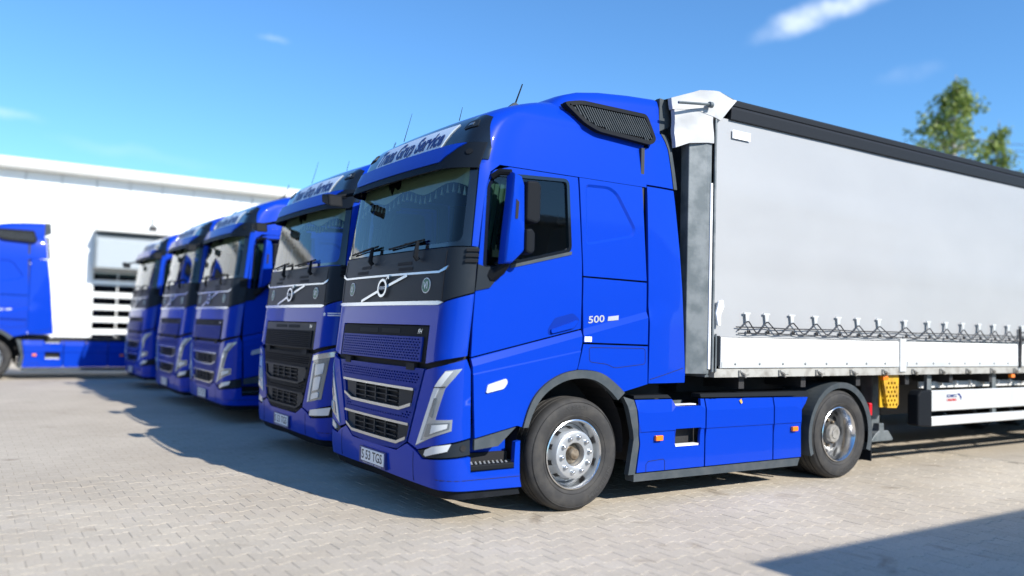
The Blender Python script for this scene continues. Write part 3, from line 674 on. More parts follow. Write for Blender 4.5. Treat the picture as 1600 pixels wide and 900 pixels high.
    t = MB(); t.prism([(2.445, 3.58), (2.60, 3.66), (2.57, 3.915), (2.445, 3.92)], .19, .25); t.prism([(2.445, 3.58), (2.60, 3.66), (2.57, 3.915), (2.445, 3.92)], 2.25, 2.31); t.box(2.445, 2.57, .25, 2.25, 3.86, 3.915); t.build('deflector_edge', grey, R, .008)
    for s in (0, 1):
        mp_ = smr if s else sm
        iy = lambda x, z, o, s=s: (x, (2.5-(.062+.26*(z-3.4)+.16*max(0, 1.45-x)-o)) if s else (.062+.26*(z-3.4)+.16*max(0, 1.45-x)-o), z)
        IO = rounded([(1.22, 3.66), (1.40, 3.70), (2.21, 3.70), (2.28, 3.45), (2.20, 3.385), (1.56, 3.42), (1.42, 3.47)], .05)
        gi = panel('air_intake', IO, iy, gap, R, grid=.08, off=.0, rim=.06)
        panel('intake_frame', IO, iy, black, gi, holes=[inset(IO, .04)], grid=.06, off=.03, rim=.05, gapw=0)
        t = MB(); inn = inset(IO, .035)
        for i in range(34):
            xb = 1.30+i*.029; seg = []
            for k in range(13):
                f = k/12; q = (xb+.10*(1-f) if False else xb-.13*(f-.5), 3.40+.30*f)
                if inside(q, inn): seg.append(q)
            if len(seg) > 1:
                for (u0, v0), (u1, v1) in zip(seg, seg[1:]): t.hexa([iy(a, b, o) for o in (.026, .002) for a, b in ((u0, v0), (u0+.010, v0), (u1+.010, v1), (u1, v1))])
        t.build('louvre_slats', grey, gi)['kind'] = 'stuff'
    # ---------- sides
    for s in (0, 1):
        mp_ = smr if s else sm
        WIN = rounded([(.385, 2.79), (.46, 2.895), (1.22, 2.93), (1.245, 2.30), (.62, 2.145), (.345, 2.085)], .05, 4)
        DO = [(.245, 1.355), (.25, 1.62), (.265, 1.90), (.285, 2.11), (.345, 2.72), (.40, 2.88), (.45, 2.93), (.60, 2.972), (1.335, 2.972), (1.36, 2.50), (1.375, 2.2), (1.375, 1.612)]
        d = panel('door', DO, mp_, blue, R, holes=[WIN], grid=.075)
        panel('door_window', inset(WIN, .012), mp_, sglass, d, grid=.15, off=-.018, rim=0, gapw=0)
        panel('window_seal', inset(WIN, -.012), mp_, gloss, d, holes=[inset(WIN, .018)], grid=.06, off=.003, rim=.02, gapw=0)
        panel('window_sill', [(.60, 2.105), (1.25, 2.265), (1.255, 2.295), (.61, 2.135)], mp_, grey, d, grid=.1, off=.008, rim=.012, gapw=0)
        h = panel('door_handle', rounded([(1.03, 1.60), (1.04, 1.565), (1.27, 1.617), (1.335, 1.68), (1.30, 1.69), (1.24, 1.665)], .015), mp_, blue, d, grid=.05, off=.022, rim=.025, gapw=0)
        panel('handle_recess', rounded([(1.01, 1.60), (1.02, 1.55), (1.29, 1.605), (1.36, 1.69), (1.28, 1.75), (1.08, 1.70)], .03), mp_, blue_mesh, h, grid=.05, off=.003, rim=.004, gapw=0)
        # mirror foot and dark quarter triangle
        panel('mirror_foot', [(.262, 1.90), (.285, 2.12), (.36, 2.10), (.60, 2.13), (.52, 2.04), (.46, 2.00), (.40, 1.93)], mp_, satin, d, grid=.06, off=.012, rim=.02, gapw=0)
        c2 = [[(.25+(1.37-.25)*i/8, 1.22+.178*((.25+(1.37-.25)*i/8)-.29)+dd) for i in range(9)] for dd in (0, .012)]
        lo = panel('lower_side_panel', [(.245, 1.35), (1.375, 1.606), (1.375, 1.49), (1.325, 1.262)] + list(reversed(AO1))[1:] + [(.70, .785), (.285, .70)], mp_, blue, R, lines=cl(.25, 1.372)+c2, grid=.06)
        panel('side_trim', [(.285, .695), (.695, .78), (.52, .625), (.285, .605)], mp_, grey, R, grid=.08, off=-.004)
        panel('side_marker_lamp', rounded([(.375, 1.065), (.39, 1.135), (.57, 1.185), (.585, 1.15), (.55, 1.10)], .02), mp_, lampw, lo, grid=.05, off=.014, rim=.02, gapw=0)
        SR = rounded([(1.42, 2.36), (1.415, 2.92), (1.70, 2.93), (1.80, 2.88), (2.02, 2.56), (1.98, 2.48)], .05)
        def rec(x, z, o, s=s):
            y = side_y(x, z)-o
            if inside((x, z), SRT): y += .016
            return (x, 2.5-y if s else y, z)
        SR2 = inset(SR, .024); SRT = inset(SR, .020); SIDE_MAPS.append(rec)
        panel('sleeper_panel', [(1.345, 2.975), (2.108, 2.975), (2.15, 2.075), (1.385, 2.082)], rec, blue, R, grid=.07, lines=[SR+[SR[0]], SR2+[SR2[0]]])
        mid = panel('sleeper_lower_panel', [(1.385, 2.075), (2.15, 2.066), (2.155, 1.478), (1.382, 1.49)], mp_, blue, R, grid=.07, lines=cl(1.388, 2.15))
        if True:
            sgn = -1 if s else 1
            text('power_lettering', '500', .088, lambda u, v, o: mp_((1.545 if not s else 1.60)+sgn*u, 1.70+v+.10*u*sgn, o), badge_s, mid, width=.185, off=.004, bold=.0015)
            panel('fuel_badge', [(1.675, 1.69), (1.80, 1.703), (1.805, 1.745), (1.68, 1.73)], mp_, badge_s, mid, grid=.1, off=.005, rim=.005, gapw=0)
            panel('white_sticker', [(1.395, 1.50), (1.475, 1.50), (1.475, 1.545), (1.395, 1.545)], mp_, white, mid, grid=.1, off=.003, rim=0, gapw=0)
        lw = panel('rear_quarter_panel', [(1.382, 1.482), (2.155, 1.47), (2.165, 1.11), (1.875, 1.045)] + list(reversed(AO2))[1:] , mp_, blue, R, grid=.07)
        HT = rounded([(1.45, 1.45), (2.12, 1.445), (2.125, 1.30), (1.75, 1.265), (1.66, 1.30), (1.46, 1.32)], .03)
        t = MB(); t.tube([mp_(a, b, .0005) for a, b in HT], .0028, 4, True); t.build('hatch_seam', gap, lw)
        panel('wheel_arch_trim', ARCH_O + list(reversed(ARCH_I)), mp_, grey, R, grid=.06, off=.020, rim=.06, gapw=0)
        panel('side_liner', [(.30, 1.0), (.30, 1.9), (.40, 2.0), (1.38, 2.22), (1.40, 2.98), (2.12, 2.98), (2.14, 1.14), (1.95, 1.10)] + list(reversed(ARCH_O))[1:-4], lambda x, z, o, s=s: (x, 2.5-(side_y(x, z)+.045) if s else side_y(x, z)+.045, z), gap, R, grid=.15, rim=0, gapw=0)
        # wheel housing
        t = MB(); n = 16
        for i in range(n):
            a0, a1 = PI*(-.05+1.1*i/n), PI*(-.05+1.1*(i+1)/n); P4 = []
            for a, y in ((a0, .05), (a1, .05), (a1, .62), (a0, .62)): P4.append((1.33-.60*math.cos(a), 2.5-y if s else y, .58+.62*math.sin(a)))
            t.add(P4, [(0, 1, 2, 3)], True)
        t.box(.73, 1.93, (1.87 if s else .60), (1.90 if s else .63), .45, 1.2); t.build('wheel_housing', gap, R)
        # rear side deflector
        def fdef(x, z, o, s=s):
            k = max(0, (x-2.2)/.5); y = side_y(min(x, 2.6), z)*(1 if z < 3 else 1) + .05*k*k - o
            return (x, 2.5-y if s else y, z)
        panel('side_deflector', [(2.165, 2.99), (2.54, 2.99), (2.62, 2.4), (2.735, 1.20), (2.73, 1.11), (2.17, 1.115)], fdef, blue, R, grid=.08)
        panel('upper_deflector', [(2.158, 3.0), (2.535, 3.0), (2.50, 3.40), (2.46, 3.56), (2.30, 3.56), (2.285, 3.45), (2.22, 3.37), (2.158, 3.37)], fdef, blue, R, grid=.08)
        panel('deflector_trim', [(2.54, 3.0), (2.60, 3.0), (2.55, 3.56), (2.465, 3.57), (2.505, 3.40)], fdef, grey, R, grid=.08)
        tb = MB(); tb.tube([fdef(2.19+.5*i/8, 1.155+.10*(i/8), .001) for i in range(9)], .003, 4); tb.build('panel_seam', gap, R)
        # step box
        Y = (lambda a: 2.5-a) if s else (lambda a: a)
        t = MB(); t.box(.26, .70, min(Y(.16), Y(.40)), max(Y(.16), Y(.40)), .44, .80); t.build('step_well', blue, R)
        t = MB(); t.box(.265, .695, min(Y(-.005), Y(.16)), max(Y(-.005), Y(.16)), .435, .485); st = t.build('step', black, R, .012)
        t = MB()
        for i in range(9):
            for j in range(3): 
                x = .30+i*.042+(.02 if j % 2 else 0); y = .03+j*.042; t.add([(x-.012, Y(y), .4855), (x, Y(y-.008), .4855), (x+.012, Y(y), .4855), (x, Y(y+.008), .4855), (x, Y(y), .494)], [(0, 1, 4), (1, 2, 4), (2, 3, 4), (3, 0, 4)])
        t.build('step_grip', silver, st)['kind'] = 'stuff'
        # chassis skirt
        def sk(x, z, o, s=s):
            y = .012 + (.012 if z < .66 else 0) + (.05*max(0, (z-.9)/.1) if z > .9 else 0) - o
            return (x, 2.5-y if s else y, z)
        SIDE_MAPS.append(sk)
        sl = [[(2.0, .655), (4.6, .655)], [(2.0, .665), (4.6, .665)]]
        for nm_, o_ in (('skirt_panel', [(2.06, .965), (2.975, .955), (2.975, .285), (2.08, .285), (2.12, .55)]), ('skirt_panel', [(2.985, .955), (4.0, .945), (4.0, .285), (2.985, .285)]), ('skirt_panel', [(4.01, .945), (4.585, .935), (4.46, .80), (4.47, .285), (4.01, .285)])):
            x0, x1 = min(a for a, b in o_), max(a for a, b in o_)
            hl_ = [[(2.57, .50), (2.91, .50), (2.91, .675), (2.57, .675)]] if x0 < 2.5 else []
            ln = [[(max(2.13 if x0 < 2.5 else x0+.01, x0+.01), z), (2.56, z)] for z in (.655, .665)]+[[(2.92, z), (2.97, z)] for z in (.655, .665)] if hl_ else [[(x0+.01, z), (min(x1, 4.46)-.01, z)] for z in (.655, .665)]
            if hl_: o_ = [(2.06, .965), (2.54, .962), (2.57, .895), (2.90, .893), (2.92, .957), (2.975, .955), (2.975, .285), (2.08, .285), (2.12, .55)]
            so_ = panel(nm_, o_, sk, blue, R, holes=hl_, grid=.1, lines=ln)
            if hl_:
                t = MB(); t.box(2.56, 2.92, min(Y(.05), Y(.3)), max(Y(.05), Y(.3)), .49, .50); t.box(2.56, 2.92, min(Y(.28), Y(.3)), max(Y(.28), Y(.3)), .5, .92); t.build('step_recess', steel, so_)
                t = MB(); t.box(2.585, 2.895, min(Y(.03), Y(.10)), max(Y(.03), Y(.10)), .502, .52); t.box(2.585, 2.885, min(Y(.06), Y(.13)), max(Y(.06), Y(.13)), .895, .905); t.build('step_tread', white, so_)
                tb = MB(); tb.tube([sk(a, b, .001) for a, b in ((2.2, .29), (2.2, .36), (2.23, .385), (2.42, .395), (2.44, .375), (2.44, .29))], .003, 4); tb.build('panel_seam', gap, so_)
        for x in (2.34, 4.33):
            t = MB(); t.box(x-.045, x+.045, min(Y(-.012), Y(.02)), max(Y(-.012), Y(.02)), .575, .625); t.build('side_marker', orange, R, .006)
        if not s:
            panel('yellow_tape', [(3.47, .925), (3.51, .94), (3.505, .90), (3.485, .89)], sk, yellow, R, grid=.1, off=.003, rim=0, gapw=0)
        panel('skirt_top_cap', [(2.05, .97), (2.06, 1.005), (2.50, 1.005), (2.54, .967)], sk, black, R, grid=.1, off=.004, rim=.12)
        panel('skirt_top_cap', [(2.93, .962), (2.93, 1.005), (4.62, 1.0), (4.60, .945)], sk, black, R, grid=.2, off=.004, rim=.12)
        panel('skirt_sill', [(2.06, .28), (4.47, .28), (4.43, .19), (2.06, .20)], sk, grey, R, grid=.3, off=-.015, rim=.12)
        panel('skirt_front_trim', [(1.93, 1.0), (2.055, .965), (2.115, .55), (2.07, .27), (1.98, .27), (2.04, .60)], sk, grey, R, grid=.08, off=-.002, rim=.06)
        # rear fender
        t = MB(); n = 40; pts = []
        for i in range(n+1):
            a = PI*(1.12-1.24*i/n); pts.append((5.165+.585*math.cos(a), .50+.585*math.sin(a)*1.0))
        for (xa, za), (xb, zb) in zip(pts, pts[1:]):
            t.add([(xa, Y(.01), za), (xb, Y(.01), zb), (xb, Y(.62), zb), (xa, Y(.62), za)], [(0, 1, 2, 3)], True)
            ka, kb = .94, .94
            ia, ib = (5.165+(xa-5.165)*.89, .5+(za-.5)*.89), (5.165+(xb-5.165)*.89, .5+(zb-.5)*.89)
            t.add([(xa, Y(.01), za), (xb, Y(.01), zb), (ib[0], Y(.02), ib[1]), (ia[0], Y(.02), ia[1])], [(0, 1, 2, 3)], True)
        t.build('rear_fender', grey, R)
        t = MB(); t.box(5.735, 5.755, min(Y(.02), Y(.60)), max(Y(.02), Y(.60)), .16, .50); t.build('mud_flap', black, R)
        t = MB(); t.box(5.765, 5.83, min(Y(.06), Y(.40)), max(Y(.06), Y(.40)), .68, .83); t.build('tail_lamp', red, R, .012)
        # mirrors
        mr = empty('side_mirror'); mr.parent = R
        prof = [(.50, 2.885), (.575, 2.865), (.605, 2.80), (.625, 2.24), (.50, 2.13), (.43, 2.125), (.45, 2.35), (.49, 2.72)]
        t = MB(); n = len(prof); cx_, cz_ = .54, 2.5
        rowsm = []
        for y, k in ((-.06, .90), (-.07, .97), (-.09, 1.0), (-.15, 1.0), (-.175, .95), (-.185, .86)):
            rowsm.append([(cx_+(a-cx_)*k, Y(y), cz_+(b-cz_)*(.5+.5*k)) for a, b in prof])
        t.add([p_ for r_ in rowsm for p_ in r_], [(i*n+k, i*n+(k+1) % n, (i+1)*n+(k+1) % n, (i+1)*n+k) for i in range(len(rowsm)-1) for k in range(n)] + [tuple(range(n)), tuple((len(rowsm)-1)*n+k for k in range(n))], True)
        t.build('mirror_housing', blue, mr)
        t = MB(); t.prism([(.515, 2.50), (.54, 2.50), (.55, 2.64), (.52, 2.66)], *sorted((Y(-.19), Y(-.17)))); t.build('mirror_notch', gap, mr)
        for z0, z1, x1 in ((2.47, 2.83, .75), (2.21, 2.43, .70)):
            t = MB(); t.prism([(.61, z0+.02), (x1-.04, z0), (x1, z0+.03), (x1, z1-.04), (x1-.03, z1), (.61, z1-.01)], *sorted((Y(-.22), Y(-.07)))); t.build('mirror_head', black, mr, .02)
        t = MB(); t.tube([(.42, Y(.03), 2.86), (.46, Y(-.02), 2.90), (.52, Y(-.10), 2.89)], [.03, .03, .028], 8); t.build('mirror_arm', black, mr); t = MB(); t.tube([(.42, Y(.02), 2.03), (.47, Y(-.05), 2.08), (.50, Y(-.12), 2.17)], [.06, .05, .04], 8); t.build('mirror_arm', black, mr)
    # ---------- antennas
    for (x, y, z, h, lean, b_) in ((1.0, .62, 3.665, .24, .09, 1), (.52, .8, 3.50, .13, .03, 0), (.40, 1.7, 3.44, .30, .08, 0)):
        a = empty('antenna', (x, y, z)); a.parent = R
        if b_:
            t = MB(); t.prism([(-.07, -.02), (.07, -.02), (.05, .03), (.0, .05), (-.05, .01)], -.025, .025); t.build('antenna_base', grey, a, .008)
        t = MB(); t.tube([(0, 0, 0), (lean, 0, h)], [.009 if b_ else .004, .006 if b_ else .002], 5); t.build('antenna_rod', black, a)
    # ---------- chassis
    t = MB(); t.box(1.2, 5.9, .80, .88, .72, 1.0); t.box(1.2, 5.9, 1.62, 1.70, .72, 1.0); t.box(5.85, 5.93, .5, 2.0, .55, .75); t.box(2.2, 4.4, .15, .72, .35, .85); t.box(2.2, 4.4, 1.78, 2.35, .35, .85)
    t.box(5.08, 5.25, .3, 2.2, .42, .58); t.box(1.28, 1.44, .3, 2.2, .36, .50); t.box(2.2, 2.7, .4, 2.1, .9, 1.08); t.build('chassis', darksteel, R)
    t = MB(); t.lathe([(0, 0), (.45, 0), (.45, .06), (0, .06)], 24, 'z', (4.75, 1.25, 1.06)); t.box(4.4, 5.2, .9, 1.6, .98, 1.06); t.build('fifth_wheel', darksteel, R)
    for k, (w, x, y, z) in enumerate(((WF, 1.365, .025, .500), (WR, 5.165, .025, .497))):
        for s in (0, 1):
            c = copy_tree(w, R); c.location = (x, 2.5-y if s else y, z); c.rotation_euler = (0, (.4 if k else 0)+(1.3 if s else 0), PI if s else 0)
    for s in (0, 1):
        t = MB(); t.lathe([(.28, .36), (.39, .35), (.455, .356), (.497, .39), (.497, .61), (.455, .65), (.28, .66)], 48)
        o_ = t.build('inner_tyre', rubber, R); o_.location = (5.165, 0 if not s else 2.5, .497); o_.rotation_euler = (0, 0, PI if s else 0)
    return R
WF = make_wheel('front'); WR = make_wheel('rear')
T_new = build_truck('new'); T_old = build_truck('old')
def kill(o):
    for c in [x for x in bpy.data.objects if x.parent == o]: kill(c)
    bpy.data.objects.remove(o)
kill(WF); kill(WR)
GT = 'blue tractor trucks parked in a row'
tag(T_new, 'blue tractor truck nearest the camera, coupled to the grey curtain-sided trailer', 'truck', GT)
tag(T_old, 'second blue tractor truck in the row, with an all-black grille', 'truck', GT); T_old.location = (.17, 3.1, 0)
mk = MB(); n = 5
pts = [((.030 if i % 2 == 0 else .013)*math.cos(PI*i/5+.3), (.030 if i % 2 == 0 else .013)*math.sin(PI*i/5+.3)) for i in range(10)]
mk.add([fm(.15+a, 1.70+b, .004) for a, b in pts], [tuple(range(10))]); mk.build('star_sticker', white, T_old)
for i, (w, z) in enumerate(((.17, 1.712), (.15, 1.688))):
    t = MB(); t.add([fm(a, b, .004) for a, b in ((.10, z-.006), (.10-w/2, z-.006), (.10-w, z-.006), (.10-w, z+.006), (.10-w/2, z+.006), (.10, z+.006))], [(0, 1, 4, 5), (1, 2, 3, 4)]); t.build('sticker_line', white, T_old)
for (x, y), lb in zip(((.20, 7.3), (.13, 9.98), (.17, 14.05), (-4.0, 18.0)), ('third blue tractor truck in the row, just beyond the black-grilled one', 'fourth blue tractor truck in the row, between the third and the last', 'last and farthest blue tractor truck in the row', 'blue tractor truck without trailer at far left, side on before the white building')):
    c = copy_tree(T_new); c.location = (x, y, 0); c['label'] = lb
    if x < -1: c['group'] = 'single blue truck'; del c['group']

# ------------------------------------------------------------------ semi-trailer
def build_trailer():
    R = empty('semi_trailer')
    XB, XE2, Y0, Y1 = 2.99, 16.55, -.025, 2.525
    def cm(x, z, o=0):
        w = .004*math.sin(x*1.3+z*.7)+.0012*math.sin(x*3.1-z*2.1)+.003*math.sin(z*4+x*.6)
        g = max(0, 1-(z-1.58)/.22); w += g*.012*math.sin(x*15.5)
        for zc in (3.08, 2.42): w += .010*math.exp(-((z-zc-.008*math.sin(x))/.02)**2)
        return (x, Y0+.012-w-o, z)
    cu = panel('side_curtain', [(XB+.03, 1.57), (6.3, 1.575), (9.2, 1.59), (XE2-.1, 1.59), (XE2-.1, 3.80), (XB+.03, 3.79)], cm, curtain_m, R, grid=.13, rim=0, gapw=0)
    t = MB(); t.box(XB+.02, XE2-.1, Y1-.03, Y1-.01, 1.57, 3.8); t.build('far_curtain', curtain_m, R)
    t = MB(); t.prism([(Y0-.02, 3.785), (Y0-.028, 3.90), (Y0-.01, 3.925), (Y0+.06, 3.925), (Y0+.06, 3.785)], XB+.22, XE2, 'x'); t.build('roof_rail', blackrail, R, .006)
    t = MB(); t.prism([(Y0-.012, 3.93), (Y0-.016, 3.985), (Y0+.01, 4.005), (Y0+.2, 4.01), (Y0+.2, 3.93)], XB+.16, XE2, 'x'); t.build('roof_edge', blackrail, R, .006)
    t = MB()
    for i in range(22): t.lathe([(.016, 0), (.012, .012), (0, .014)], 8, 'z', (3.4+i*.6, Y0+.05, 4.006))
    t.build('roof_rivet', darksteel, R)['kind'] = 'stuff'
    t = MB(); t.box(XB, XE2, Y0+.15, Y1, 3.96, 4.0); t.box(XB, XE2, Y1-.04, Y1, 3.785, 3.96); t.build('roof', tarp, R)
    t = MB(); t.box(XB-.05, XB, .0, 2.5, 1.17, 3.95); t.build('front_wall', steel, R)
    # corner post, galvanised
    t = MB(); t.prism([(2.72, .16), (2.73, .06), (2.90, -.02), (2.965, -.025), (2.965, .16)], 1.20, 3.62, 'z'); t.build('corner_post', steel, R, .006)
    t = MB(); t.box(2.945, 2.972, Y0-.012, Y0+.02, 1.25, 3.1); t.build('post_edge', white, R)
    t = MB(); t.tube([(3.0, Y0-.012, 1.22), (3.0, Y0-.012, 3.78)], .014, 8); t.tube([(3.055, Y0-.005, 1.22), (3.055, Y0-.005, 1.60)], .010, 8); t.build('tension_pole', steel, R)
    t = MB(); t.box(3.075, 3.12, Y0, Y0+.04, 1.28, 1.58); t.build('board_lock', black, R)
    # white tarpaulin hood on the corner
    def hood(name, poly, yfun):
        return panel(name, poly, lambda x, z, o: (x, yfun(x, z)-o, z), tarp, R, grid=.05, rim=.05, gapw=0)
    ck = lambda x, z: Y0-.03+.004*math.sin(x*17+z*9)+.004*math.sin(z*23-x*7)+.010*math.exp(-((z-3.80-(x-2.9)*.6)/.03)**2)+max(0, (2.96-x))*.30
    hood('corner_hood', [(2.50, 3.91), (2.74, 3.995), (2.80, 4.02), (3.03, 4.035), (3.28, 3.985), (3.05, 3.745), (2.95, 3.77), (2.75, 3.82), (2.52, 3.80)], ck)
    hood('corner_hood', [(2.54, 3.80), (2.75, 3.82), (2.95, 3.77), (2.965, 3.50), (2.90, 3.50), (2.70, 3.48), (2.55, 3.42)], lambda x, z: ck(x, z)+.004)
    t = MB(); t.add([(2.5, .12, 3.91), (2.74, .05, 3.995), (2.80, .02, 4.02), (3.03, -.05, 4.036), (3.27, -.05, 3.986), (3.27, 2.5, 4.02), (2.6, 2.5, 4.02)], [(0, 1, 2, 3, 4, 5, 6)]); t.build('hood_top', tarp, R)
    t = MB(); t.tube([(2.48, Y0-.01, 3.835), (2.70, Y0-.035, 3.855), (2.86, Y0-.05, 3.87)], .014, 6); t.lathe([(0, -.03), (.03, -.02), (.03, .02), (0, .03)], 10, 'x', (2.88, Y0-.05, 3.87)); t.build('hood_rod', steel, R)
    t = MB(); t.box(3.24, 3.55, Y0-.001, Y0, 3.60, 3.70) if False else t.box(3.25, 3.52, Y0-.010, Y0-.006, 3.60, 3.685); t.build('white_label', white, R)
    # side boards
    for x0, x1 in ((3.13, 6.22), (6.38, 9.09), (9.15, 12.2), (12.3, 16.4)):
        b = MB(); b.box(x0, x1, Y0-.005, Y0+.025, 1.255, 1.565); bo_ = b.build('side_board', board, R, .004)
        b = MB(); b.box(x0+.01, x1-.01, Y0-.014, Y0-.005, 1.262, 1.325); b.build('board_strip', aluplank, bo_)
        b = MB()
        for i in range(int((x1-x0)/.37)): b.lathe([(.013, 0), (.013, -.004), (0, -.010)], 8, 'y', (x0+.2+i*.37, Y0-.014, 1.30))
        b.build('rivet', steel, bo_)['kind'] = 'stuff'
    for x0, x1 in ((6.235, 6.365), (9.10, 9.14), (12.21, 12.29)):
        b = MB(); b.box(x0, x1, Y0-.012, Y0+.03, 1.20, 1.60); b.build('board_post', aluplank, R, .004)
    b = MB(); b.box(3.05, XE2, Y0+.005, Y0+.08, 1.165, 1.25); b.box(3.05, XE2, Y1-.08, Y1, 1.165, 1.25); b.build('side_rail', railm, R)
    lk = None
    for i in range(22):
        x = 3.45+i*.62
        if lk is None:
            m = MB(); m.box(-.05, .05, -.012, .02, -.035, .025); m.tube([(-.04, -.015, .02), (.0, -.035, -.01), (.04, -.015, -.045)], .012, 5); m.box(.05, .12, -.006, .02, -.02, .0); lo_ = m.build('lashing_bracket', railm, R); lk = lo_.data
        else: lo_ = link('lashing_bracket', lk, None, R)
        lo_.location = (x, Y0, 1.21)
    # lacing: straps, cord
    lugx = [3.5, 3.8, 4.21, 4.61, 5.02, 5.38, 5.79, 6.33, 6.84, 7.24, 7.64, 8.05, 8.43, 8.81]+[9.2+.42*i for i in range(16)]
    lm = em_ = None; zz = []
    for i, x in enumerate(lugx):
        if lm is None:
            m = MB(); m.box(-.05, .05, -.012, 0, .045, .062); m.prism([(-.018, -.04), (.018, -.04), (.03, .05), (-.03, .05)], -.012, -.004); lo_ = m.build('strap_lug', aluplank, R); lm = lo_.data
        else: lo_ = link('strap_lug', lm, None, R)
        lo_.location = (x, Y0-.008, 1.765)
        xn = lugx[i+1] if i+1 < len(lugx) else x+.4
        zz += [(x-.012, Y0-.026, 1.735), (x+.012, Y0-.026, 1.735), (x+(xn-x)*.42, Y0-.022, 1.625), (x+(xn-x)*.58, Y0-.022, 1.625)]
        if em_ is None:
            m = MB(); m.lathe([(.022, 0), (.022, -.012), (.010, -.016), (.008, -.005), (0, -.005)], 10); eo = m.build('eyelet', darksteel, R); em_ = eo.data
        else: eo = link('eyelet', em_, None, R)
        eo.location = (x+.02, Y0-.012, 1.632)
    t = MB(); t.tube([(3.36, Y0-.022, 1.64)]+zz, .0068, 5); t.build('lacing_cord', rope, R)
    t = MB(); t.tube([(3.33+.4*i, Y0-.02, 1.675+.004*math.sin(i*2.1)) for i in range(33)], .006, 4); t.tube([(3.36+.4*i, Y0-.02, 1.612+.003*math.sin(i*1.3)) for i in range(33)], .006, 4); t.build('tension_cord', rope, R)
    t = MB(); t.tube([(9.12, Y0-.02, 1.78), (9.12, Y0-.03, 1.60), (9.12, Y0-.02, 1.24)], .022, 6); t.build('strap_buckle', rope, R)
    t = MB(); t.prism([(3.02, 1.80), (3.06, 1.93), (3.12, 1.94), (3.135, 1.87), (3.09, 1.79), (3.09, 1.68), (3.05, 1.68)], Y0-.04, Y0-.008); t.build('corner_latch', white, R, .01)
    # underneath
    t = MB(); t.box(3.1, 16.5, .55, .68, .98, 1.165); t.box(3.1, 16.5, 1.82, 1.95, .98, 1.165); t.box(3.0, 16.5, .06, 2.44, 1.16, 1.20)
    for i in range(13): t.box(3.5+i, 3.58+i, .06, 2.44, 1.04, 1.16)
    t.build('chassis', darksteel, R)
    hs = [(6.09+.065*i+(.03 if j % 2 else 0), .80+.052*j) for j in range(6) for i in range(4)]
    hs = [(a, b) for a, b in hs if a < 6.30 - (0 if b < .9 else 0)]
    hx = [[(a+.019*math.cos(PI/3*i), b+.019*math.sin(PI/3*i)) for i in range(6)] for a, b in hs]
    panel('yellow_perforated_plate', [(6.0, 1.16), (6.33, 1.16), (6.33, .80), (6.29, .76), (6.10, .765), (6.07, .90)], lambda x, z, o: (x, .04-o, z), yellow, R, holes=hx, grid=.2, rim=.03, gapw=0)
    t = MB(); t.box(6.02, 6.34, .09, .11, .77, 1.16); t.build('plate_backing', yellow, R)
    for y in (.35, 2.15):
        l = empty('landing_leg'); l.parent = R
        t = MB(); t.box(6.14, 6.30, y-.08, y+.08, .48, 1.16); t.build('leg_tube', steel, l, .01)
        t = MB(); t.prism([(6.02, .34), (6.46, .34), (6.46, .37), (6.36, .47), (6.27, .47), (6.27, .56), (6.17, .56), (6.17, .47), (6.10, .44), (6.02, .37)], y-.16, y+.14); t.build('leg_foot', steel, l, .01)
    for z in (1.14, ):
        for x in (5.98, 9.0, 12.0):
            t = MB(); t.box(x-.05, x+.05, -.015, .03, 1.10, 1.15); t.build('side_marker', orange, R, .006)
    for y, s in ((.06, 1), (2.44, -1)):
        g = empty('side_guard'); g.parent = R
        for z0, z1 in ((.69, .955), (.505, .625)):
            t = MB(); t.box(7.06, 12.0, y-.02, y+.02, z0, z1); t.build('guard_plank', aluplank, g, .012)
        t = MB(); t.prism([(6.74, .52), (7.05, .495), (7.05, .965), (6.80, .955), (6.74, .90)], y-.03, y+.12 if s > 0 else y+.03); t.build('guard_end_cap', black, g, .02)
        for x in (7.0, 8.6, 10.2, 11.8): t = MB(); t.box(x, x+.10, y+.03*s-.02, y+.03*s+.02, .55, 1.16); t.build('guard_post', steel, g)
        t = MB(); t.box(7.1, 12, y-.01+.18*s, y+.01+.18*s, .97, 1.05)
        for i in range(12): t.box(7.2+i*.36, 7.23+i*.36, y-.02+.15*s, y+.02+.15*s, 1.0, 1.06)
        t.build('pallet_rack', board, g)
        if s > 0:
            text('maker_lettering', 'SCHMITZ', .05, lambda u, v, o: (7.52+u, y-.02-o, .875+v), navy, g, width=.24, off=.002, bold=.002)
            text('maker_lettering', 'CARGOBULL', .042, lambda u, v, o: (7.52+u, y-.02-o, .825+v), red, g, width=.24, off=.002, bold=.002)
            t = MB(); t.add([(7.65, y-.0225, .90), (7.70, y-.0225, .91), (7.76, y-.0225, .86), (7.74, y-.0225, .81), (7.71, y-.0225, .87)], [(0, 1, 2, 3, 4)]); t.build('maker_mark', navy, g)
    t = MB(); t.box(7.3, 9.6, .9, 1.6, .55, .98); t.box(9.7, 11.8, .75, 1.75, .62, .98); t.build('underfloor_box', darksteel, R)
    for x in (12.4, 13.7, 15.0):
        for s in (0, 1):
            w = empty('wheel'); w.parent = R
            t = MB(); t.lathe([(.28, .06), (.33, .01), (.45, 0), (.497, .06), (.497, .36), (.45, .41), (.28, .38)], 40); t.build('tyre', rubber, w)
            t = MB(); t.lathe([(.29, .04), (.28, .03), (.26, .12), (.12, .10), (.11, .03), (0, .02)], 32); t.build('rim', silver, w)
            w.location = (x, 2.5 if s else 0, .497); w.rotation_euler = (0, 0, PI if s else 0)
    return R
tr = build_trailer(); tag(tr, 'grey curtain-sided semi-trailer with white side boards behind the nearest blue truck', 'trailer', 'curtain-sided trailers')
tr2 = copy_tree(tr); tr2.location = (.17, 3.1, 0); tr2['label'] = 'curtain-sided semi-trailer behind the black-grilled second truck'

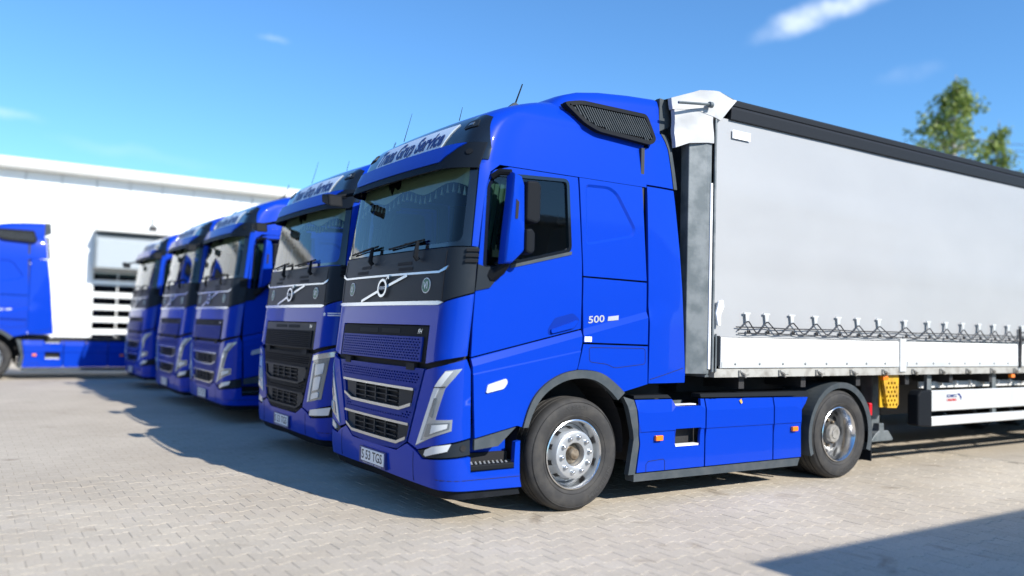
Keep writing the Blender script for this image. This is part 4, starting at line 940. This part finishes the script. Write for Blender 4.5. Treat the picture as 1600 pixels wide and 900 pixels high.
# ------------------------------------------------------------------ ground and pavers
gr = MB(); gr.add([(-900, -900, -.012), (900, -900, -.012), (900, 900, -.012), (-900, 900, -.012)], [(0, 1, 2, 3)])
ground = gr.build('ground', paver_far); ground['kind'] = 'structure'
PX0, PX1, PY0, PY1 = -5.4, 8.6, -4.62, 3.63
pave = empty('pavement'); pave['kind'] = 'structure'
t = MB(); t.add([(PX0, PY0, -.0034), (PX1, PY0, -.0034), (PX1, PY1, -.0034), (PX0, PY1, -.0034)], [(0, 1, 2, 3)]); t.build('sand_bed', sand, pave)
BL, BW, A = .20, .165, .016
def paver_shape():
    g = .0014
    top = [(0, A), (.045, A), (.07, -A), (.13, -A), (.155, A), (.2, A)]
    o = [(x, -BW/2-y) for x, y in top] + [(x, BW/2+y) for x, y in reversed(top)]
    o = [(x-.1, y) for x, y in o]
    return inset(o, g), inset(o, g+.0022)
so_, si_ = paver_shape(); n = len(so_)
pv = [(x, y, -.012) for x, y in so_]+[(x, y, -.0022) for x, y in so_]+[(x, y, 0) for x, y in si_]
pf = [(i, (i+1) % n, n+(i+1) % n, n+i) for i in range(n)]+[(n+i, n+(i+1) % n, 2*n+(i+1) % n, 2*n+i) for i in range(n)]+[tuple(range(2*n, 3*n))]
tones = [(.95, .95, .945), (1, 1, 1), (1.03, 1.025, 1.01), (.98, .97, .955), (1.01, 1.01, 1.015), (.965, .965, .96)]
pms = []
for tn in tones:
    me = bpy.data.meshes.new('paver'); me.from_pydata(pv, [], pf); me.materials.append(paver_near)
    at = me.attributes.new('tone', 'FLOAT_COLOR', 'POINT')
    for i in range(len(pv)): at.data[i].color = (*tn, 1)
    me.update(); pms.append(me)
cells = []
for j in range(int((PY1-PY0)/BW)):
    y = PY0+(j+.5)*BW; x = PX0+.1+(.1 if j % 2 else 0)
    while x < PX1-.1:
        d = Vector((x, y, 0))-Vector((CX, CY, CZ)); zc = d.dot(fw)
        inview = zc > .5 and abs(FPX*d.dot(r2)/zc) < 830 and FPX*d.dot(u2)/zc > -480
        cells.append((0 if inview else 1, d.length, x, y)); x += BL
cells.sort()
V = []; F = []; TC = []
for k, (iv, d, x, y) in enumerate(cells):
    rz = random.gauss(0, .006); dz = random.uniform(-.0012, .0008); tx, ty = random.gauss(0, .0035), random.gauss(0, .0035); ti_ = random.randrange(6)
    if k < 300 and not iv:
        o = bpy.data.objects.new('paver', pms[ti_]); col.objects.link(o); o.parent = pave; o.location = (x, y, dz); o.rotation_euler = (tx, ty, rz)
    else:
        b = len(V); c_, s_ = math.cos(rz), math.sin(rz)
        V += [(x+a*c_-e*s_, y+a*s_+e*c_, h+dz+(ty*-a+tx*e if h > -.01 else 0)) for a, e, h in pv]; F += [tuple(b+i for i in f) for f in pf]; TC += [tones[ti_]]*len(pv)
me = bpy.data.meshes.new('paver_field'); me.from_pydata(V, [], F); me.materials.append(paver_near)
at = me.attributes.new('tone', 'FLOAT_COLOR', 'POINT'); at.data.foreach_set('color', [c for tcol in TC for c in (*tcol, 1)])
o = link('paver_field', me, None, pave); o['kind'] = 'stuff'

# ------------------------------------------------------------------ white warehouse
bwall = P('warehouse_panel', (.80, .82, .82), .55, noise=(.4, (.74, .76, .77), .4, .7)); bfas = P('fascia_metal', (.62, .62, .60), .5); bgrey = P('dock_grey', (.30, .34, .37), .6); bdark = G('door_glass', (.05, .07, .09))
B = empty('warehouse', (0, 30, 0), 0, 'long white warehouse with a pale metal roof edge behind the trucks', 'building')
x = .95-21*1.2; pmesh = None
DX0, DX1 = .95, 4.55
while x < 24:
    lo = 0
    if x+.6 > DX0 and x+.6 < DX1: lo = 3.42
    key = lo
    m = MB(); m.box(x+.012, x+1.188, 0, .2, lo, 6.95); m.build('wall_panel', bwall, B, 0); x += 1.2
m = MB(); m.box(-24, 24, .10, .4, 0, 6.95) if False else m.box(-24, 24, .35, 20, 0, 6.9); m.build('wall_core', bfas, B)
m = MB(); m.prism([(-.55, 6.98), (-.60, 7.10), (-.50, 7.34), (-.25, 7.40), (20, 7.9), (20, 6.95), (.0, 6.955)], -24.3, 24.3, 'x'); m.build('roof', bfas, B, .02)
door = empty('sectional_door'); door.parent = B
z = 0
for i in range(7):
    m = MB(); h = .48; m.box(DX0+.02, DX1-.02, .12, .18, z, z+h-.01); s_ = m.build('door_section', bwall if i % 1 == 0 else bgrey, door)
    if i > 0:
        for k in range(4):
            m = MB(); m.box(DX0+.06+k*.88, DX0+.90+k*.88, .105, .118, z+.14, z+.42); m.build('pane', bdark, s_)
    z += h
m = MB(); m.prism([(-.9, 3.45), (.1, 3.45), (.1, 4.85), (-.15, 4.85), (-.9, 4.55)], DX0, DX1-.2, 'x'); m.build('door_canopy', bgrey, B, .03)
m = MB(); m.box(DX0-.02, DX1, -.95, .05, 4.87, 4.97); m.build('canopy_roof', bfas, B)
m = MB(); m.box(2.9, 3.15, -.35, 0, 5.05, 5.25); m.tube([(3.02, 0, 5.6), (3.02, -.2, 5.55), (3.02, -.2, 5.25)], .03, 6); m.build('wall_lamp', darksteel, B)

# ------------------------------------------------------------------ low building beside the yard (behind the viewer, casts the corner shadow)
K = empty('yard_office', (3.32, -9.08, 0), 0, 'low flat-roofed yard building beside the camera, casting the corner shadow', 'building')
kw = P('render_wall', (.30, .29, .27), .8, noise=(2, (.24, .23, .22), .4, .7))
m = MB(); m.box(.15, 17.85, -5.85, -.15, 0, 4.83); m.build('wall', kw, K)
m = MB(); m.box(0, 18, -6, 0, 4.83, 5.0); m.build('roof', bfas, K)
for i in range(5):
    m = MB(); m.box(1.2+i*3.3, 2.8+i*3.3, -.15, -.10, 1.0, 2.4); w = m.build('window', bfas, K); m = MB(); m.box(1.28+i*3.3, 2.72+i*3.3, -.10, -.09, 1.08, 2.32); m.build('pane', bdark, w)

# ------------------------------------------------------------------ birch trees and cables
bark = P('birch_bark', (.45, .43, .40), .8, noise=(9, (.06, .055, .05), .5, .6))
def leafmat(name, c1, c2):
    m = P(name, c1, .5, 0, 0, .4); n_ = m.node_tree; b = n_.nodes['Principled BSDF']
    g = n_.nodes.new('ShaderNodeNewGeometry'); r = n_.nodes.new('ShaderNodeValToRGB'); r.color_ramp.elements[0].color = (*c1, 1); r.color_ramp.elements[1].color = (*c2, 1)
    n_.links.new(g.outputs['Random Per Island'], r.inputs[0]); n_.links.new(r.outputs[0], b.inputs['Base Color'])
    tr_ = n_.nodes.new('ShaderNodeBsdfTranslucent'); n_.links.new(r.outputs[0], tr_.inputs[0]); mix = n_.nodes.new('ShaderNodeMixShader'); mix.inputs[0].default_value = .3
    out = n_.nodes['Material Output']; n_.links.new(b.outputs[0], mix.inputs[1]); n_.links.new(tr_.outputs[0], mix.inputs[2]); n_.links.new(mix.outputs[0], out.inputs[0])
    return m
leafm = leafmat('birch_leaf', (.09, .16, .03), (.30, .36, .08))
def birch(loc, H, spread, nbr, label, seed, base=.35, leaves=75):
    rnd = random.Random(seed); R = empty('birch_tree', loc, 0, label, 'tree', 'birch trees beyond the trailer')
    t = MB(); tp = [(0.12*math.sin(i*.9), .12*math.cos(i*.7)-.12, H*i/12) for i in range(13)]; t.tube(tp, [.16*(1-i/12)+.012 for i in range(13)], 8); t.build('trunk', bark, R)
    br = MB(); lv = []
    for k in range(nbr):
        f = base+(1-base)*(k+rnd.random())/nbr; z0 = H*f*.97; a = rnd.uniform(0, 2*PI); L = spread*(1.0-f)**.92*rnd.uniform(.45, 1.15)+.15
        i0 = min(11, int(f*.97*12)); p = Vector(tp[i0]).lerp(Vector(tp[i0+1]), f*.97*12-i0); d = Vector((math.cos(a), math.sin(a), rnd.uniform(.5, 1.1))).normalized(); pts = [p.copy()]
        for s in range(6):
            d = (d+Vector((rnd.gauss(0, .12), rnd.gauss(0, .12), -.16))).normalized(); p = p+d*L/6; pts.append(p.copy())
        br.tube(pts, [.03*(1-i/6.5)*(1.3-f) + .004 for i in range(7)], 4)
        for s in range(2, 7):
            for tw in range(3):
                q = pts[s]+Vector((rnd.gauss(0, .10), rnd.gauss(0, .10), rnd.gauss(0, .06)))
                hang = Vector((rnd.gauss(0, .25), rnd.gauss(0, .25), -rnd.uniform(.1, 1))).normalized()
                ln = rnd.uniform(.15, .5)
                for j in range(int(leaves*.045)+1):
                    c = q+hang*ln*rnd.random()+Vector((rnd.gauss(0, .06), rnd.gauss(0, .06), rnd.gauss(0, .06))); lv.append(c)
    br.build('branches', bark, R)
    V = []; F = []
    for c in lv:
        s = rnd.uniform(.042, .07); a = Vector((rnd.gauss(0, 1), rnd.gauss(0, 1), rnd.gauss(0, 1))).normalized(); b = a.orthogonal().normalized(); b = Matrix.Rotation(rnd.uniform(0, 6.3), 3, a) @ b; e = a.cross(b)
        k = len(V); V += [tuple(c-b*s*1.25), tuple(c+e*s*.75), tuple(c+b*s*1.25), tuple(c-e*s*.75)]; F.append((k, k+1, k+2, k+3))
    me = bpy.data.meshes.new('crown'); me.from_pydata(V, [], F); link('crown', me, leafm, R)
birch((22.1, 8, 0), 9.75, 6.4, 125, 'taller pointed birch tree rising above the trailer roof', 3)
birch((24.5, 7.9, 0), 8.7, 3.0, 60, 'shorter birch tree at right beside the power cables', 11, .4)
for k, dz in enumerate((.32, 0, -.30)):
    def cz(x): return 8.25+dz+2.55*min(1, (x-24)/15)+max(0, x-39)*.08
    t = MB(); t.tube([(24+32*i/24, 14, cz(24+32*i/24)) for i in range(25)], .018, 4)
    o = t.build('power_cable', rope); tag(o, ('uppermost', 'middle', 'lowest')[k]+' of the three thin black power cables at the right edge', 'cable', 'power cables')
for x, lb, h in ((24.0, 'timber utility pole hidden behind the trailers', 8.6), (56.0, 'timber utility pole beyond the right edge', 12.6)):
    t = MB(); t.tube([(x, 14, 0), (x, 14, h)], [.15, .10], 10); t.box(x-.05, x+.05, 13.3, 14.7, h-.75, h-.65); tag(t.build('utility_pole', bark), lb, 'pole')

# ------------------------------------------------------------------ hall across the yard, seen only in the reflections on the truck fronts
Q = empty('opposite_hall', (-34, 0, 0), 0, 'long grey hall across the yard facing the truck fronts', 'building')
hallw = P('hall_cladding', (.12, .14, .17), .7, noise=(.6, (.09, .11, .14), .4, .7))
m = MB(); m.box(-12, 0, -30, 70, 0, 8.2); m.build('wall', hallw, Q)
m = MB(); m.box(-12.3, .3, -30.3, 70.3, 8.2, 8.6); m.build('roof', bfas, Q)
for i in range(18):
    m = MB(); m.box(.0, .05, -27+i*5.3, -24+i*5.3, 3.6, 5.6); w = m.build('window', bfas, Q); m = MB(); m.box(.05, .06, -26.9+i*5.3, -24.1+i*5.3, 3.7, 5.5); m.build('pane', bdark, w)
